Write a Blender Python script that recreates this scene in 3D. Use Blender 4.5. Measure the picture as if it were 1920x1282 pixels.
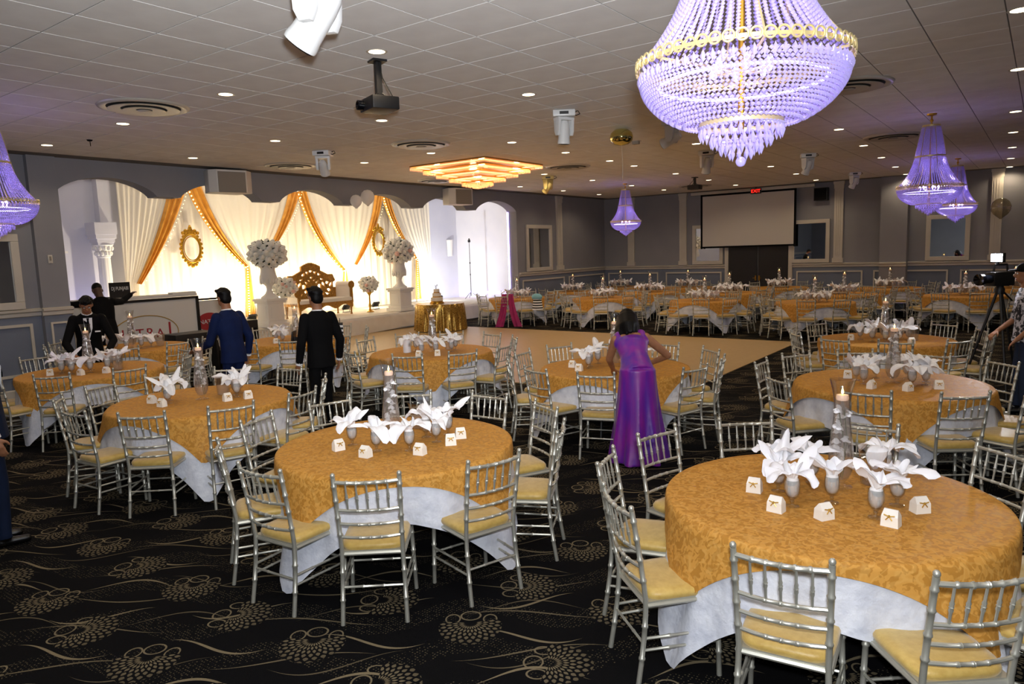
import bpy, bmesh, math, random
import numpy as np
from mathutils import Vector, Matrix

for o in list(bpy.data.objects):
    bpy.data.objects.remove(o, do_unlink=True)
scene = bpy.context.scene
col = scene.collection
rnd = random.Random(7)
PI = math.pi
# ------------------------------------------------------------------ camera
CAM_H = 2.15
F_PX = 1342.0
PITCH, ROLL, YAW = 0.1255, -0.033, -0.6405
def cam_basis():
    sy, cy = math.sin(YAW), math.cos(YAW)
    fwd = Vector((sy * math.cos(PITCH), cy * math.cos(PITCH), -math.sin(PITCH)))
    right = Vector((cy, -sy, 0)); up = right.cross(fwd)
    c, s = math.cos(ROLL), math.sin(ROLL)
    return c * right + s * up, -s * right + c * up, fwd
R_, U_, F_ = cam_basis()
cam_data = bpy.data.cameras.new('camera')
cam_data.sensor_width = 36.0
cam_data.lens = F_PX / 1920 * 36
cam_data.clip_end = 200
cam = bpy.data.objects.new('camera', cam_data)
col.objects.link(cam)
cam.matrix_world = Matrix(((R_.x, U_.x, -F_.x, 0), (R_.y, U_.y, -F_.y, 0), (R_.z, U_.z, -F_.z, CAM_H), (0, 0, 0, 1)))
scene.camera = cam
# ------------------------------------------------------------------ world, exposure
world = bpy.data.worlds.new('world'); scene.world = world
world.use_nodes = True
world.node_tree.nodes['Background'].inputs[0].default_value = (0.9, 0.8, 0.7, 1)
world.node_tree.nodes['Background'].inputs[1].default_value = 0.02
vs = scene.view_settings
vs.view_transform = 'Standard'; vs.look = 'None'; vs.gamma = 1.0; vs.exposure = 0.0
vs.use_curve_mapping = False
# ------------------------------------------------------------------ large lights
def lamp(name, kind, loc, energy, color=(1, 1, 1), size=.1, aim=None, spot=None, blend=.5):
    d = bpy.data.lights.new(name, kind)
    d.energy = energy; d.color = color
    if kind == 'AREA': d.size = size
    else: d.shadow_soft_size = size
    if kind == 'SPOT': d.spot_size = spot; d.spot_blend = blend
    o = bpy.data.objects.new(name, d); col.objects.link(o); o.location = loc
    if aim is not None:
        o.rotation_euler = (Vector(aim) - Vector(loc)).to_track_quat('-Z', 'Y').to_euler()
    return o
# the photographer's flash, held just above the lens
FLASH_W = 430
lamp('photographer_flash', 'POINT', (0.02, 0.05, 2.30), FLASH_W, (.93, .96, 1.0), .05)
# its head is tilted up and also throws light along the ceiling
lamp('photographer_flash_head', 'SPOT', (0.02, 0.06, 2.32), 1300, (.93, .96, 1.0), .06, aim=(-4.4, 4.4, 4.1), spot=math.radians(84), blend=1.)
CEIL = 3.987
# ------------------------------------------------------------------ materials
def lin(h):
    h = h.lstrip('#'); v = [int(h[i:i + 2], 16) / 255 for i in (0, 2, 4)]
    return tuple((x / 12.92 if x <= .04045 else ((x + .055) / 1.055) ** 2.4) for x in v) + (1,)
MATS = {}
def pm(name, colour, rough=.5, metal=0., emit=None, estr=0., alpha=None, sheen=0., spec=None, trans=0.):
    m = bpy.data.materials.new(name); m.use_nodes = True
    b = m.node_tree.nodes['Principled BSDF']
    b.inputs['Base Color'].default_value = lin(colour) if isinstance(colour, str) else tuple(colour) + (1,)
    b.inputs['Roughness'].default_value = rough; b.inputs['Metallic'].default_value = metal
    if emit: b.inputs['Emission Color'].default_value = lin(emit); b.inputs['Emission Strength'].default_value = estr
    if sheen: b.inputs['Sheen Weight'].default_value = sheen
    if spec is not None: b.inputs['Specular IOR Level'].default_value = spec
    if trans: b.inputs['Transmission Weight'].default_value = trans
    MATS[name] = m
    return m
class NT:
    """small helper to wire shader nodes"""
    def __init__(s, m):
        s.t = m.node_tree; s.n = s.t.nodes; s.l = s.t.links; s.b = s.n.get('Principled BSDF')
    def node(s, kind, **kw):
        n = s.n.new(kind)
        for k, v in kw.items(): setattr(n, k, v)
        return n
    def put(s, sock, v):
        if isinstance(v, (int, float)): sock.default_value = v
        elif isinstance(v, tuple): sock.default_value = v
        else: s.l.new(v, sock)
    def m(s, op, a, b=None, c=None, clamp=False):
        n = s.n.new('ShaderNodeMath'); n.operation = op; n.use_clamp = clamp
        s.put(n.inputs[0], a)
        if b is not None: s.put(n.inputs[1], b)
        if c is not None: s.put(n.inputs[2], c)
        return n.outputs[0]
    def mix(s, f, a, b):
        n = s.n.new('ShaderNodeMix'); n.data_type = 'RGBA'
        s.put(n.inputs[0], f); s.put(n.inputs[6], a); s.put(n.inputs[7], b)
        return n.outputs[2]
    def coord(s, which='Object'):
        return s.n.new('ShaderNodeTexCoord').outputs[which]
    def noise(s, vec, scale, detail=3, rough=.5):
        n = s.n.new('ShaderNodeTexNoise'); s.put(n.inputs['Vector'], vec)
        n.inputs['Scale'].default_value = scale; n.inputs['Detail'].default_value = detail; n.inputs['Roughness'].default_value = rough
        return n.outputs['Fac']
    def voro(s, vec, scale, feature='F1', out='Distance', rnd_=1.):
        n = s.n.new('ShaderNodeTexVoronoi'); n.feature = feature; s.put(n.inputs['Vector'], vec)
        n.inputs['Scale'].default_value = scale; n.inputs['Randomness'].default_value = rnd_
        return n.outputs[out]
    def scale(s, vec, v):
        n = s.n.new('ShaderNodeMapping'); s.put(n.inputs['Vector'], vec); n.inputs['Scale'].default_value = v
        return n.outputs[0]
    def ramp(s, f, stops):
        n = s.n.new('ShaderNodeValToRGB'); s.put(n.inputs[0], f)
        e = n.color_ramp.elements
        while len(e) < len(stops): e.new(.5)
        for el, (p, c) in zip(e, stops): el.position = p; el.color = c
        return n.outputs[0]
    def bump(s, h, strength=.3, dist=.01):
        n = s.n.new('ShaderNodeBump'); n.inputs['Strength'].default_value = strength; n.inputs['Distance'].default_value = dist
        s.put(n.inputs['Height'], h); s.l.new(n.outputs[0], s.b.inputs['Normal'])
def noisy(name, c1, c2, scale=6., rough=.6, metal=0., bump=0., bscale=None, spec=None, sheen=0., bdist=.01):
    m = pm(name, c1, rough, metal, spec=spec, sheen=sheen); t = NT(m)
    co = t.coord(); f = t.noise(co, scale, 4)
    t.l.new(t.mix(t.ramp(f, [(.3, (0, 0, 0, 1)), (.7, (1, 1, 1, 1))]), lin(c1), lin(c2)), t.b.inputs['Base Color'])
    if bump: t.bump(t.noise(co, bscale or scale * 6, 3), bump, bdist)
    return m
def carpet_material():
    m = pm('carpet', '#0a0a0c', .95, spec=.1); t = NT(m)
    sx = t.node('ShaderNodeSeparateXYZ'); t.l.new(t.coord(), sx.inputs[0])
    X, Y = sx.outputs[0], sx.outputs[1]
    S = .63
    gx = t.m('ADD', t.m('DIVIDE', X, S), .5 + 2.56 / S); gy = t.m('ADD', t.m('DIVIDE', Y, S), .5 - 2.94 / S)
    ix, iy = t.m('FLOOR', gx), t.m('FLOOR', gy)
    lx = t.m('MULTIPLY', t.m('SUBTRACT', t.m('FRACT', gx), .5), S); ly = t.m('MULTIPLY', t.m('SUBTRACT', t.m('FRACT', gy), .5), S)
    par = t.m('FRACT', t.m('MULTIPLY', t.m('ADD', ix, iy), .5))          # 0 or .5
    ang = t.m('ADD', t.m('MULTIPLY', par, 2 * math.radians(80)), math.radians(-52))
    ca, sa = t.m('COSINE', ang), t.m('SINE', ang)
    px = t.m('ADD', t.m('ADD', t.m('MULTIPLY', lx, ca), t.m('MULTIPLY', ly, sa)), .07)
    py = t.m('SUBTRACT', t.m('MULTIPLY', ly, ca), t.m('MULTIPLY', lx, sa))
    r = t.m('SQRT', t.m('ADD', t.m('MULTIPLY', px, px), t.m('MULTIPLY', py, py)))
    a = t.m('ARCTAN2', py, px)
    # rings of staggered petals
    dr = .036
    rk = t.m('DIVIDE', r, dr); k = t.m('FLOOR', rk); u = t.m('SUBTRACT', t.m('FRACT', rk), .5)
    N = 26.
    w = t.m('SUBTRACT', t.m('FRACT', t.m('ADD', t.m('MULTIPLY', a, N / (2 * PI)), t.m('MULTIPLY', k, .5))), .5)
    hw = t.m('MULTIPLY', t.m('SUBTRACT', 1., t.m('MULTIPLY', t.m('MULTIPLY', u, u), 4.2)), t.m('SUBTRACT', .30, t.m('MULTIPLY', u, .26)))
    petal = t.m('LESS_THAN', t.m('ABSOLUTE', w), hw)
    aa = t.m('ABSOLUTE', a)
    reach = t.m('SUBTRACT', .235, t.m('MULTIPLY', aa, .035))
    fan = t.m('MULTIPLY', t.m('LESS_THAN', r, reach), t.m('MULTIPLY', t.m('GREATER_THAN', r, .032), t.m('LESS_THAN', aa, 1.75)))
    petal = t.m('MULTIPLY', petal, fan)
    core = t.m('SUBTRACT', 1., t.m('MULTIPLY', t.m('DIVIDE', r, .24), .62), clamp=True)
    gold = t.m('MULTIPLY', petal, core)
    # outlined leaves behind the flower
    dots = t.m('LESS_THAN', t.voro(t.coord(), 52., rnd_=.3), .24)
    for cx, cy, ex, ey, rr in ((-.055, -.105, 1., 1.25, .052), (-.085, .0, 1.15, 1., .058), (-.04, .115, 1., 1.3, .050)):
        qx = t.m('MULTIPLY', t.m('SUBTRACT', px, cx), ex); qy = t.m('MULTIPLY', t.m('SUBTRACT', py, cy), ey)
        d = t.m('SQRT', t.m('ADD', t.m('MULTIPLY', qx, qx), t.m('MULTIPLY', qy, qy)))
        ring = t.m('LESS_THAN', t.m('ABSOLUTE', t.m('SUBTRACT', d, rr)), .0055)
        ins = t.m('MULTIPLY', t.m('MULTIPLY', dots, t.m('LESS_THAN', d, rr)), .22)
        v = t.m('MULTIPLY', t.m('MAXIMUM', t.m('MULTIPLY', ring, .8), ins), t.m('SUBTRACT', 1., fan))
        gold = t.m('MAXIMUM', gold, v)
    # sweeping arcs and dotted bands
    s = t.m('ADD', t.m('MULTIPLY', X, .80), t.m('MULTIPLY', Y, .60)); q = t.m('SUBTRACT', t.m('MULTIPLY', Y, .80), t.m('MULTIPLY', X, .60))
    for per, ph, amp, wl, th, br in ((.40, .0, .085, .88, .0072, .9), (.40, .17, -.06, 1.3, .0045, .65), (.52, .31, .10, 1.05, .004, .5)):
        wv = t.m('MULTIPLY', t.m('SINE', t.m('ADD', t.m('MULTIPLY', s, 2 * PI / wl), t.m('MULTIPLY', t.m('FLOOR', t.m('DIVIDE', t.m('ADD', q, ph), per)), 2.1))), amp)
        f = t.m('SUBTRACT', t.m('FRACT', t.m('DIVIDE', t.m('ADD', t.m('ADD', q, ph), wv), per)), .5)
        d = t.m('ABSOLUTE', t.m('MULTIPLY', f, per))
        fade = t.m('SINE', t.m('ADD', t.m('MULTIPLY', s, 2 * PI / wl * 1.0), 1.2))
        line = t.m('MULTIPLY', t.m('LESS_THAN', d, t.m('MULTIPLY', t.m('ADD', fade, .55), th)), br)
        gold = t.m('MAXIMUM', gold, t.m('MULTIPLY', line, t.m('SUBTRACT', 1., fan)))
    band = t.m('GREATER_THAN', t.m('SINE', t.m('ADD', t.m('MULTIPLY', q, 2 * PI / .44), t.m('MULTIPLY', t.m('SINE', t.m('MULTIPLY', s, 2 * PI / 1.1)), 1.6))), .25)
    gold = t.m('MAXIMUM', gold, t.m('MULTIPLY', t.m('MULTIPLY', t.m('MULTIPLY', dots, band), t.m('SUBTRACT', 1., fan)), .34))
    fuzz = t.m('ADD', .7, t.m('MULTIPLY', t.noise(t.coord(), 240., 2), .6))
    t.l.new(t.mix(t.m('MULTIPLY', gold, fuzz), lin('#08080a'), lin('#7d7159')), t.b.inputs['Base Color'])
    t.bump(t.noise(t.coord(), 300., 2), .4, .004)
    return m
def damask_material(name, base, dark, light):
    m = pm(name, base, .6, spec=.12); t = NT(m)
    co = t.coord()
    def warped(scale, amt):
        nz = t.node('ShaderNodeTexNoise'); t.l.new(co, nz.inputs['Vector']); nz.inputs['Scale'].default_value = scale
        sc = t.node('ShaderNodeVectorMath', operation='SCALE'); t.l.new(nz.outputs['Color'], sc.inputs[0]); sc.inputs['Scale'].default_value = amt
        w = t.node('ShaderNodeVectorMath', operation='ADD'); t.l.new(co, w.inputs[0]); t.l.new(sc.outputs[0], w.inputs[1]); return w.outputs[0]
    leaf = t.ramp(t.noise(warped(14., .10), 34., 1), [(.47, (0, 0, 0, 1)), (.53, (1, 1, 1, 1))])
    scroll = t.ramp(t.m('ABSOLUTE', t.m('SUBTRACT', t.noise(warped(6., .2), 13., 1), .5)), [(.015, (1, 1, 1, 1)), (.05, (0, 0, 0, 1))])
    c = t.mix(t.m('MULTIPLY', leaf, .75), lin(base), lin(dark)); c = t.mix(t.m('MULTIPLY', scroll, .28), c, lin(light))
    t.l.new(c, t.b.inputs['Base Color'])
    t.l.new(t.m('SUBTRACT', .68, t.m('MULTIPLY', leaf, .16)), t.b.inputs['Roughness'])
    t.bump(t.noise(co, 9., 3), .18, .02)
    return m
def glass_material(name, tint, gloss=.16, rough=.02):
    m = bpy.data.materials.new(name); m.use_nodes = True; nt = m.node_tree; nt.nodes.clear()
    out = nt.nodes.new('ShaderNodeOutputMaterial'); mx = nt.nodes.new('ShaderNodeMixShader')
    tr = nt.nodes.new('ShaderNodeBsdfTransparent'); tr.inputs[0].default_value = lin(tint)
    gl = nt.nodes.new('ShaderNodeBsdfGlossy'); gl.inputs['Roughness'].default_value = rough
    lw = nt.nodes.new('ShaderNodeLayerWeight'); lw.inputs[0].default_value = .35
    mp = nt.nodes.new('ShaderNodeMath'); mp.operation = 'MULTIPLY_ADD'; mp.inputs[1].default_value = .6; mp.inputs[2].default_value = gloss * .35
    pw = nt.nodes.new('ShaderNodeMath'); pw.operation = 'POWER'; pw.inputs[1].default_value = 3.; lw.inputs[0].default_value = .5; nt.links.new(lw.outputs['Facing'], pw.inputs[0]); nt.links.new(pw.outputs[0], mp.inputs[0]); nt.links.new(mp.outputs[0], mx.inputs[0])
    nt.links.new(tr.outputs[0], mx.inputs[1]); nt.links.new(gl.outputs[0], mx.inputs[2]); nt.links.new(mx.outputs[0], out.inputs[0])
    MATS[name] = m; return m
def translucent_material(name, colour, tcol, fac=.5, rough=.3, gloss=.08, emit=None, estr=0.):
    m = bpy.data.materials.new(name); m.use_nodes = True; nt = m.node_tree; nt.nodes.clear()
    out = nt.nodes.new('ShaderNodeOutputMaterial')
    df = nt.nodes.new('ShaderNodeBsdfDiffuse'); df.inputs[0].default_value = lin(colour)
    tl = nt.nodes.new('ShaderNodeBsdfTranslucent'); tl.inputs[0].default_value = lin(tcol)
    gl = nt.nodes.new('ShaderNodeBsdfGlossy'); gl.inputs['Roughness'].default_value = rough
    m1 = nt.nodes.new('ShaderNodeMixShader'); m1.inputs[0].default_value = fac
    m2 = nt.nodes.new('ShaderNodeMixShader'); m2.inputs[0].default_value = gloss
    nt.links.new(df.outputs[0], m1.inputs[1]); nt.links.new(tl.outputs[0], m1.inputs[2])
    nt.links.new(m1.outputs[0], m2.inputs[1]); nt.links.new(gl.outputs[0], m2.inputs[2])
    last = m2.outputs[0]
    if emit:
        em = nt.nodes.new('ShaderNodeEmission'); em.inputs[0].default_value = lin(emit); em.inputs[1].default_value = estr
        ad = nt.nodes.new('ShaderNodeAddShader'); nt.links.new(last, ad.inputs[0]); nt.links.new(em.outputs[0], ad.inputs[1]); last = ad.outputs[0]
    nt.links.new(last, out.inputs[0]); MATS[name] = m; return m
carpet_material()
noisy('tile_white', '#e9e7e3', '#dfdcd8', 3., .9, bump=.15, bscale=160., bdist=.003)
pm('tile_bar', '#6f6c68', .7)
noisy('wall_grey', '#8c8c91', '#85858b', 1.3, .85)
noisy('wainscot_blue', '#737b8c', '#6c7484', 1.5, .8)
noisy('trim_paint', '#c9c3b8', '#bfb9ae', 2., .6)
noisy('alcove_paint', '#dcdce4', '#d2d2de', 1.1, .85)
pm('plaster_white', '#efede8', .6)
m_ = noisy('dance_wood', '#c9ad84', '#b4966c', 2.5, .38)
t_ = NT(m_); g_ = t_.noise(t_.scale(t_.coord(), (3., 60., 1.)), 2., 4)
t_.l.new(t_.mix(t_.ramp(g_, [(.35, (0, 0, 0, 1)), (.7, (1, 1, 1, 1))]), lin('#c6aa78'), lin('#ac8f5e')), t_.b.inputs['Base Color'])
damask_material('gold_damask', '#c99346', '#aa762f', '#d6aa60')
m_ = noisy('white_satin', '#dcdfe8', '#c3c7d4', 14., .45, bump=.5, bscale=30., bdist=.012)
noisy('napkin_linen', '#f4f4f6', '#e9e9ee', 10., .8)
pm('silver_paint', '#bab9ae', .36, .6)
noisy('cushion_gold', '#c9ab5e', '#b8974a', 30., .45, bump=.3, bscale=180., bdist=.003, sheen=.3)
glass_material('clear_glass', '#fdfdfd', .25)
glass_material('thick_glass', '#fafbfb', .6)
m_ = translucent_material('cloudy_water', '#d8cdc8', '#e8ded8', .6, .1, .15)
nt_ = m_.node_tree; out_ = [n for n in nt_.nodes if n.type == 'OUTPUT_MATERIAL'][0]; src_ = out_.inputs[0].links[0].from_socket
tr_ = nt_.nodes.new('ShaderNodeBsdfTransparent'); mx_ = nt_.nodes.new('ShaderNodeMixShader'); mx_.inputs[0].default_value = .32
nt_.links.new(tr_.outputs[0], mx_.inputs[1]); nt_.links.new(src_, mx_.inputs[2]); nt_.links.new(mx_.outputs[0], out_.inputs[0])
pm('candle_wax', '#f3dccb', .5, emit='#ffb27a', estr=.25)
pm('flame', '#fff0c0', .5, emit='#ffcf70', estr=14.)
pm('orchid_petal', '#f3f3f5', .6); pm('orchid_stem', '#4a5a2a', .6); pm('twig', '#5b4230', .8)
pm('favor_paper', '#f1ece2', .7); pm('gold_ribbon', '#c9a24a', .35, .5)
pm('black_plastic', '#0d0d0f', .45); pm('black_matte', '#08080a', .9, spec=.2); pm('rubber', '#111111', .8)
pm('lamp_white', '#dfe0df', .35); pm('lens_dark', '#05060a', .08); pm('cable', '#070707', .6)
pm('lamp_cream', '#c9b775', .45)
pm('downlight_disc', '#fff4dc', .5, emit='#ffe7bd', estr=6.)
pm('vent_metal', '#bdb8ae', .4, .2); pm('vent_dark', '#1c1a18', .8)
pm('gold_metal', '#c99a36', .28, .9); pm('gold_pale', '#d8c48c', .35, .6); pm('brass', '#a77c32', .3, .9)
noisy('sofa_gold', '#c08a34', '#8f6424', 18., .45, .25)
pm('sofa_leather', '#ebe4d8', .5)
translucent_material('sheer_white', '#f2ecdf', '#f6eedc', .35, .6, .02)
noisy('gold_drape', '#d79a3c', '#b97a24', 5., .4, .15)
m_ = pm('gold_sequin', '#b98a34', .3, .75); t_ = NT(m_)
v_ = t_.voro(t_.coord(), 70., out='Color'); sp_ = t_.node('ShaderNodeSeparateColor'); t_.l.new(v_, sp_.inputs[0])
t_.l.new(t_.mix(sp_.outputs[0], lin('#6d4a12'), lin('#e4bf66')), t_.b.inputs['Base Color']); t_.bump(sp_.outputs[1], .9, .02)
noisy('stage_cloth', '#e6e1d6', '#dad4c6', 3., .8, bump=.3, bscale=6., bdist=.02)
pm('stone_white', '#ebe8e0', .55)
pm('rose_white', '#f1eee2', .75); pm('rose_pink', '#f0c3b2', .75); pm('leaf_green', '#46562f', .7); pm('leaf_dark', '#2c361f', .7)
pm('fairy_bulb', '#fff3c8', .4, emit='#ffe29a', estr=3.)
translucent_material('crystal_bead', '#cbc2e8', '#e0d7ff', .6, .1, .14)
translucent_material('crystal_amber', '#e6b27c', '#ffcf96', .6, .1, .12, '#ffbf85', .9)  # crystals are no lamps; glow put into the material so they look lit
pm('led_violet', '#d9ccff', .5, emit='#b9a2ff', estr=9.)
pm('led_white', '#ffffff', .5, emit='#e8e0ff', estr=5.)
pm('led_amber', '#ffd9a0', .5, emit='#ffc98a', estr=4.)
pm('screen_white', '#c9c4bd', .8); pm('mirror_glass', '#e4e8ea', .02, 1.)
pm('exit_red', '#ff2020', .5, emit='#ff2418', estr=2.5)
pm('door_black', '#131214', .5)
pm('speaker_grey', '#dedbd5', .6); pm('grille', '#8d857a', .7)
translucent_material('balloon_clear', '#f6f6f8', '#fbfbfb', .55, .1, .1)
glass_material('balloon_film', '#d8d2c4', .3); pm('foil_gold', '#d8cf8c', .08, 1.)
pm('booth_white', '#d6d3ce', .5); pm('logo_red', '#a0222a', .6); pm('logo_gold', '#b08a3a', .5); pm('text_white', '#dcdcdc', .6); pm('text_black', '#151515', .6)
noisy('suit_black', '#050507', '#08080a', 8., .85, spec=.15); noisy('suit_blue', '#0b1c48', '#09173c', 8., .8, spec=.2); noisy('suit_navy', '#0c1a34', '#0a162c', 8., .8, spec=.2)
pm('shirt_white', '#e8e8ea', .8); pm('hair_black', '#040304', .55, spec=.2); pm('eye_dark', '#0a0706', .2)
noisy('skin_brown', '#9c6b4c', '#8f5f42', 20., .55); noisy('skin_dark', '#4a3024', '#432a1f', 20., .5)
pm('lip', '#7d4a3c', .5); pm('shoe_black', '#080808', .25); noisy('jeans', '#1d2b46', '#182439', 30., .85)
m_ = pm('dress_purple', '#7a1fa0', .42, sheen=.08); t_ = NT(m_); lw_ = t_.node('ShaderNodeLayerWeight'); lw_.inputs[0].default_value = .45
t_.l.new(t_.mix(t_.ramp(t_.noise(t_.scale(t_.coord(), (7., 7., 1.5)), 1.6, 2), [(.35, (0, 0, 0, 1)), (.65, (1, 1, 1, 1))]), lin('#7c158c'), lin('#4f1690')), t_.b.inputs['Base Color'])
noisy('magenta_cloth', '#b01868', '#92125a', 6., .6); pm('teal_cloth', '#7fb9c9', .7)
m_ = pm('floral_shirt', '#c9c9d0', .8); t_ = NT(m_)
t_.l.new(t_.mix(t_.ramp(t_.noise(t_.coord(), 22., 3, .6), [(.49, (0, 0, 0, 1)), (.53, (1, 1, 1, 1))]), lin('#22242e'), lin('#bdbcc6')), t_.b.inputs['Base Color'])
m_ = pm('stripe_cloth', '#f0f0f0', .7); t_ = NT(m_); sx_ = t_.node('ShaderNodeSeparateXYZ'); t_.l.new(t_.coord(), sx_.inputs[0])
t_.l.new(t_.mix(t_.m('GREATER_THAN', t_.m('FRACT', t_.m('MULTIPLY', sx_.outputs[2], 14.)), .5), lin('#f2f2f2'), lin('#121212')), t_.b.inputs['Base Color'])
pm('cake_icing', '#f2ece0', .6)
pm('video_lamp', '#ffffff', .5, emit='#f4f6ff', estr=60.)
# ------------------------------------------------------------------ mesh helpers
class MB:
    def __init__(s): s.v = []; s.f = []; s.mi = []; s.cur = 0
    def add(s, vs, fs):
        o = len(s.v); s.v += [tuple(p) for p in vs]; s.f += [tuple(i + o for i in f) for f in fs]; s.mi += [s.cur] * len(fs); return s
    def box(s, c, d, rz=0., tilt=None):
        hx, hy, hz = d[0] / 2, d[1] / 2, d[2] / 2
        P = [Vector((x, y, z)) for x in (-hx, hx) for y in (-hy, hy) for z in (-hz, hz)]
        if tilt is not None: P = [tilt @ p for p in P]
        if rz: M = Matrix.Rotation(rz, 3, 'Z'); P = [M @ p for p in P]
        P = [p + Vector(c) for p in P]
        return s.add(P, [(0, 1, 3, 2), (4, 6, 7, 5), (0, 4, 5, 1), (2, 3, 7, 6), (0, 2, 6, 4), (1, 5, 7, 3)])
    def lathe(s, prof, n=16, c=(0, 0, 0), axis=None, ang0=0., cap=True):
        P = []; M = Vector(axis).to_track_quat('Z', 'Y').to_matrix() if axis is not None else None
        for r, z in prof:
            for i in range(n):
                a = ang0 + 2 * PI * i / n; p = Vector((r * math.cos(a), r * math.sin(a), z))
                if M is not None: p = M @ p
                P.append(p + Vector(c))
        fs = [(j * n + i, j * n + (i + 1) % n, (j + 1) * n + (i + 1) % n, (j + 1) * n + i) for j in range(len(prof) - 1) for i in range(n)]
        if cap:
            if prof[0][0] > 1e-4: fs.append(tuple(reversed(range(n))))
            if prof[-1][0] > 1e-4: fs.append(tuple(range((len(prof) - 1) * n, len(prof) * n)))
        return s.add(P, fs)
    def tube(s, pts, rad, n=8, cap=True, squash=1.):
        pts = [Vector(p) for p in pts]
        if isinstance(rad, (int, float)): rad = [rad] * len(pts)
        P = []; up = None
        for i, p in enumerate(pts):
            t = (pts[min(i + 1, len(pts) - 1)] - pts[max(i - 1, 0)]).normalized()
            if up is None:
                up = Vector((0, 0, 1)) if abs(t.z) < .9 else Vector((1, 0, 0))
            x = t.cross(up).normalized(); up = x.cross(t).normalized()
            for k in range(n):
                a = 2 * PI * k / n; P.append(p + (x * math.cos(a) + up * math.sin(a) * squash) * rad[i])
        m = len(pts)
        fs = [(j * n + i, j * n + (i + 1) % n, (j + 1) * n + (i + 1) % n, (j + 1) * n + i) for j in range(m - 1) for i in range(n)]
        if cap: fs += [tuple(reversed(range(n))), tuple(range((m - 1) * n, m * n))]
        return s.add(P, fs)
    def ball(s, c, r, nu=10, nv=6, M=None):
        r = (r, r, r) if isinstance(r, (int, float)) else r
        P = [Vector((0, 0, -r[2]))]
        for j in range(1, nv):
            b = -PI / 2 + PI * j / nv
            P += [Vector((r[0] * math.cos(b) * math.cos(2 * PI * i / nu), r[1] * math.cos(b) * math.sin(2 * PI * i / nu), r[2] * math.sin(b))) for i in range(nu)]
        P.append(Vector((0, 0, r[2])))
        fs = [(0, 1 + (i + 1) % nu, 1 + i) for i in range(nu)]
        fs += [(1 + j * nu + i, 1 + j * nu + (i + 1) % nu, 1 + (j + 1) * nu + (i + 1) % nu, 1 + (j + 1) * nu + i) for j in range(nv - 2) for i in range(nu)]
        L = len(P) - 1; fs += [(1 + (nv - 2) * nu + i, 1 + (nv - 2) * nu + (i + 1) % nu, L) for i in range(nu)]
        if M is not None: P = [M @ p for p in P]
        return s.add([p + Vector(c) for p in P], fs)
    def octa(s, c, r, h=None):
        h = h or r; x, y, z = c
        return s.add([(x + r, y, z), (x, y + r, z), (x - r, y, z), (x, y - r, z), (x, y, z + h), (x, y, z - h)],
                     [(0, 1, 4), (1, 2, 4), (2, 3, 4), (3, 0, 4), (1, 0, 5), (2, 1, 5), (3, 2, 5), (0, 3, 5)])
    def prism(s, pts, d, place):
        """outline pts (u,v) extruded to depth d; place(u,v,w)->point"""
        n = len(pts); P = [place(u, v, 0) for u, v in pts] + [place(u, v, d) for u, v in pts]
        return s.add(P, [tuple(range(n)), tuple(reversed(range(n, 2 * n)))] + [(i, i + n, (i + 1) % n + n, (i + 1) % n) for i in range(n)])
    def surf(s, fn, nu, nv, closed=False):
        P = [fn(i / (nu if closed else nu - 1), j / (nv - 1)) for j in range(nv) for i in range(nu)]
        m = nu if closed else nu - 1
        return s.add(P, [(j * nu + i, j * nu + (i + 1) % nu, (j + 1) * nu + (i + 1) % nu, (j + 1) * nu + i) for j in range(nv - 1) for i in range(m)])
    def mesh(s, name, mats, smooth=True, sharp=35., bevel=0., merge=False):
        me = bpy.data.meshes.new(name); me.from_pydata(s.v, [], s.f)
        mats = [mats] if not isinstance(mats, (list, tuple)) else mats
        for m in mats: me.materials.append(MATS[m])
        if len(mats) > 1: me.polygons.foreach_set('material_index', s.mi)
        bm = bmesh.new(); bm.from_mesh(me)
        if merge: bmesh.ops.remove_doubles(bm, verts=bm.verts, dist=1e-5)
        bmesh.ops.recalc_face_normals(bm, faces=bm.faces)
        if bevel:
            bmesh.ops.bevel(bm, geom=[e for e in bm.edges if len(e.link_faces) == 2 and e.calc_face_angle(0) > .6], offset=bevel, segments=2, profile=.6, affect='EDGES', clamp_overlap=True)
        bm.to_mesh(me); bm.free()
        if smooth:
            me.polygons.foreach_set('use_smooth', [True] * len(me.polygons))
            try: me.set_sharp_from_angle(angle=math.radians(sharp))
            except Exception: pass
        me.update(); return me
    def obj(s, name, mats, parent=None, loc=None, rz=0., **kw):
        return place(name, s.mesh(name, mats, **kw), parent, loc, rz)
def place(name, me, parent=None, loc=None, rz=0.):
    o = bpy.data.objects.new(name, me); col.objects.link(o)
    if parent: o.parent = parent
    if loc is not None: o.location = loc
    if rz: o.rotation_euler = (0, 0, rz)
    return o
def tag(o, label=None, cat=None, group=None, kind=None):
    if label: o['label'] = label
    if cat: o['category'] = cat
    if group: o['group'] = group
    if kind: o['kind'] = kind
    return o
def empty(name, loc=(0, 0, 0), rz=0., label=None, cat=None, group=None):
    o = bpy.data.objects.new(name, None); col.objects.link(o); o.location = loc; o.rotation_euler = (0, 0, rz)
    o.empty_display_size = .1
    return tag(o, label, cat, group)
def copy_tree(src, parent=None, loc=None, rz=None, label=None, group=None):
    c = src.copy(); col.objects.link(c); c.parent = parent
    if loc is not None: c.location = loc
    if rz is not None: c.rotation_euler = (0, 0, rz)
    if label: c['label'] = label
    if group: c['group'] = group
    for ch in list(src.children): copy_tree(ch, c)
    return c
def struct(o): o['kind'] = 'structure'; return o
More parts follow.
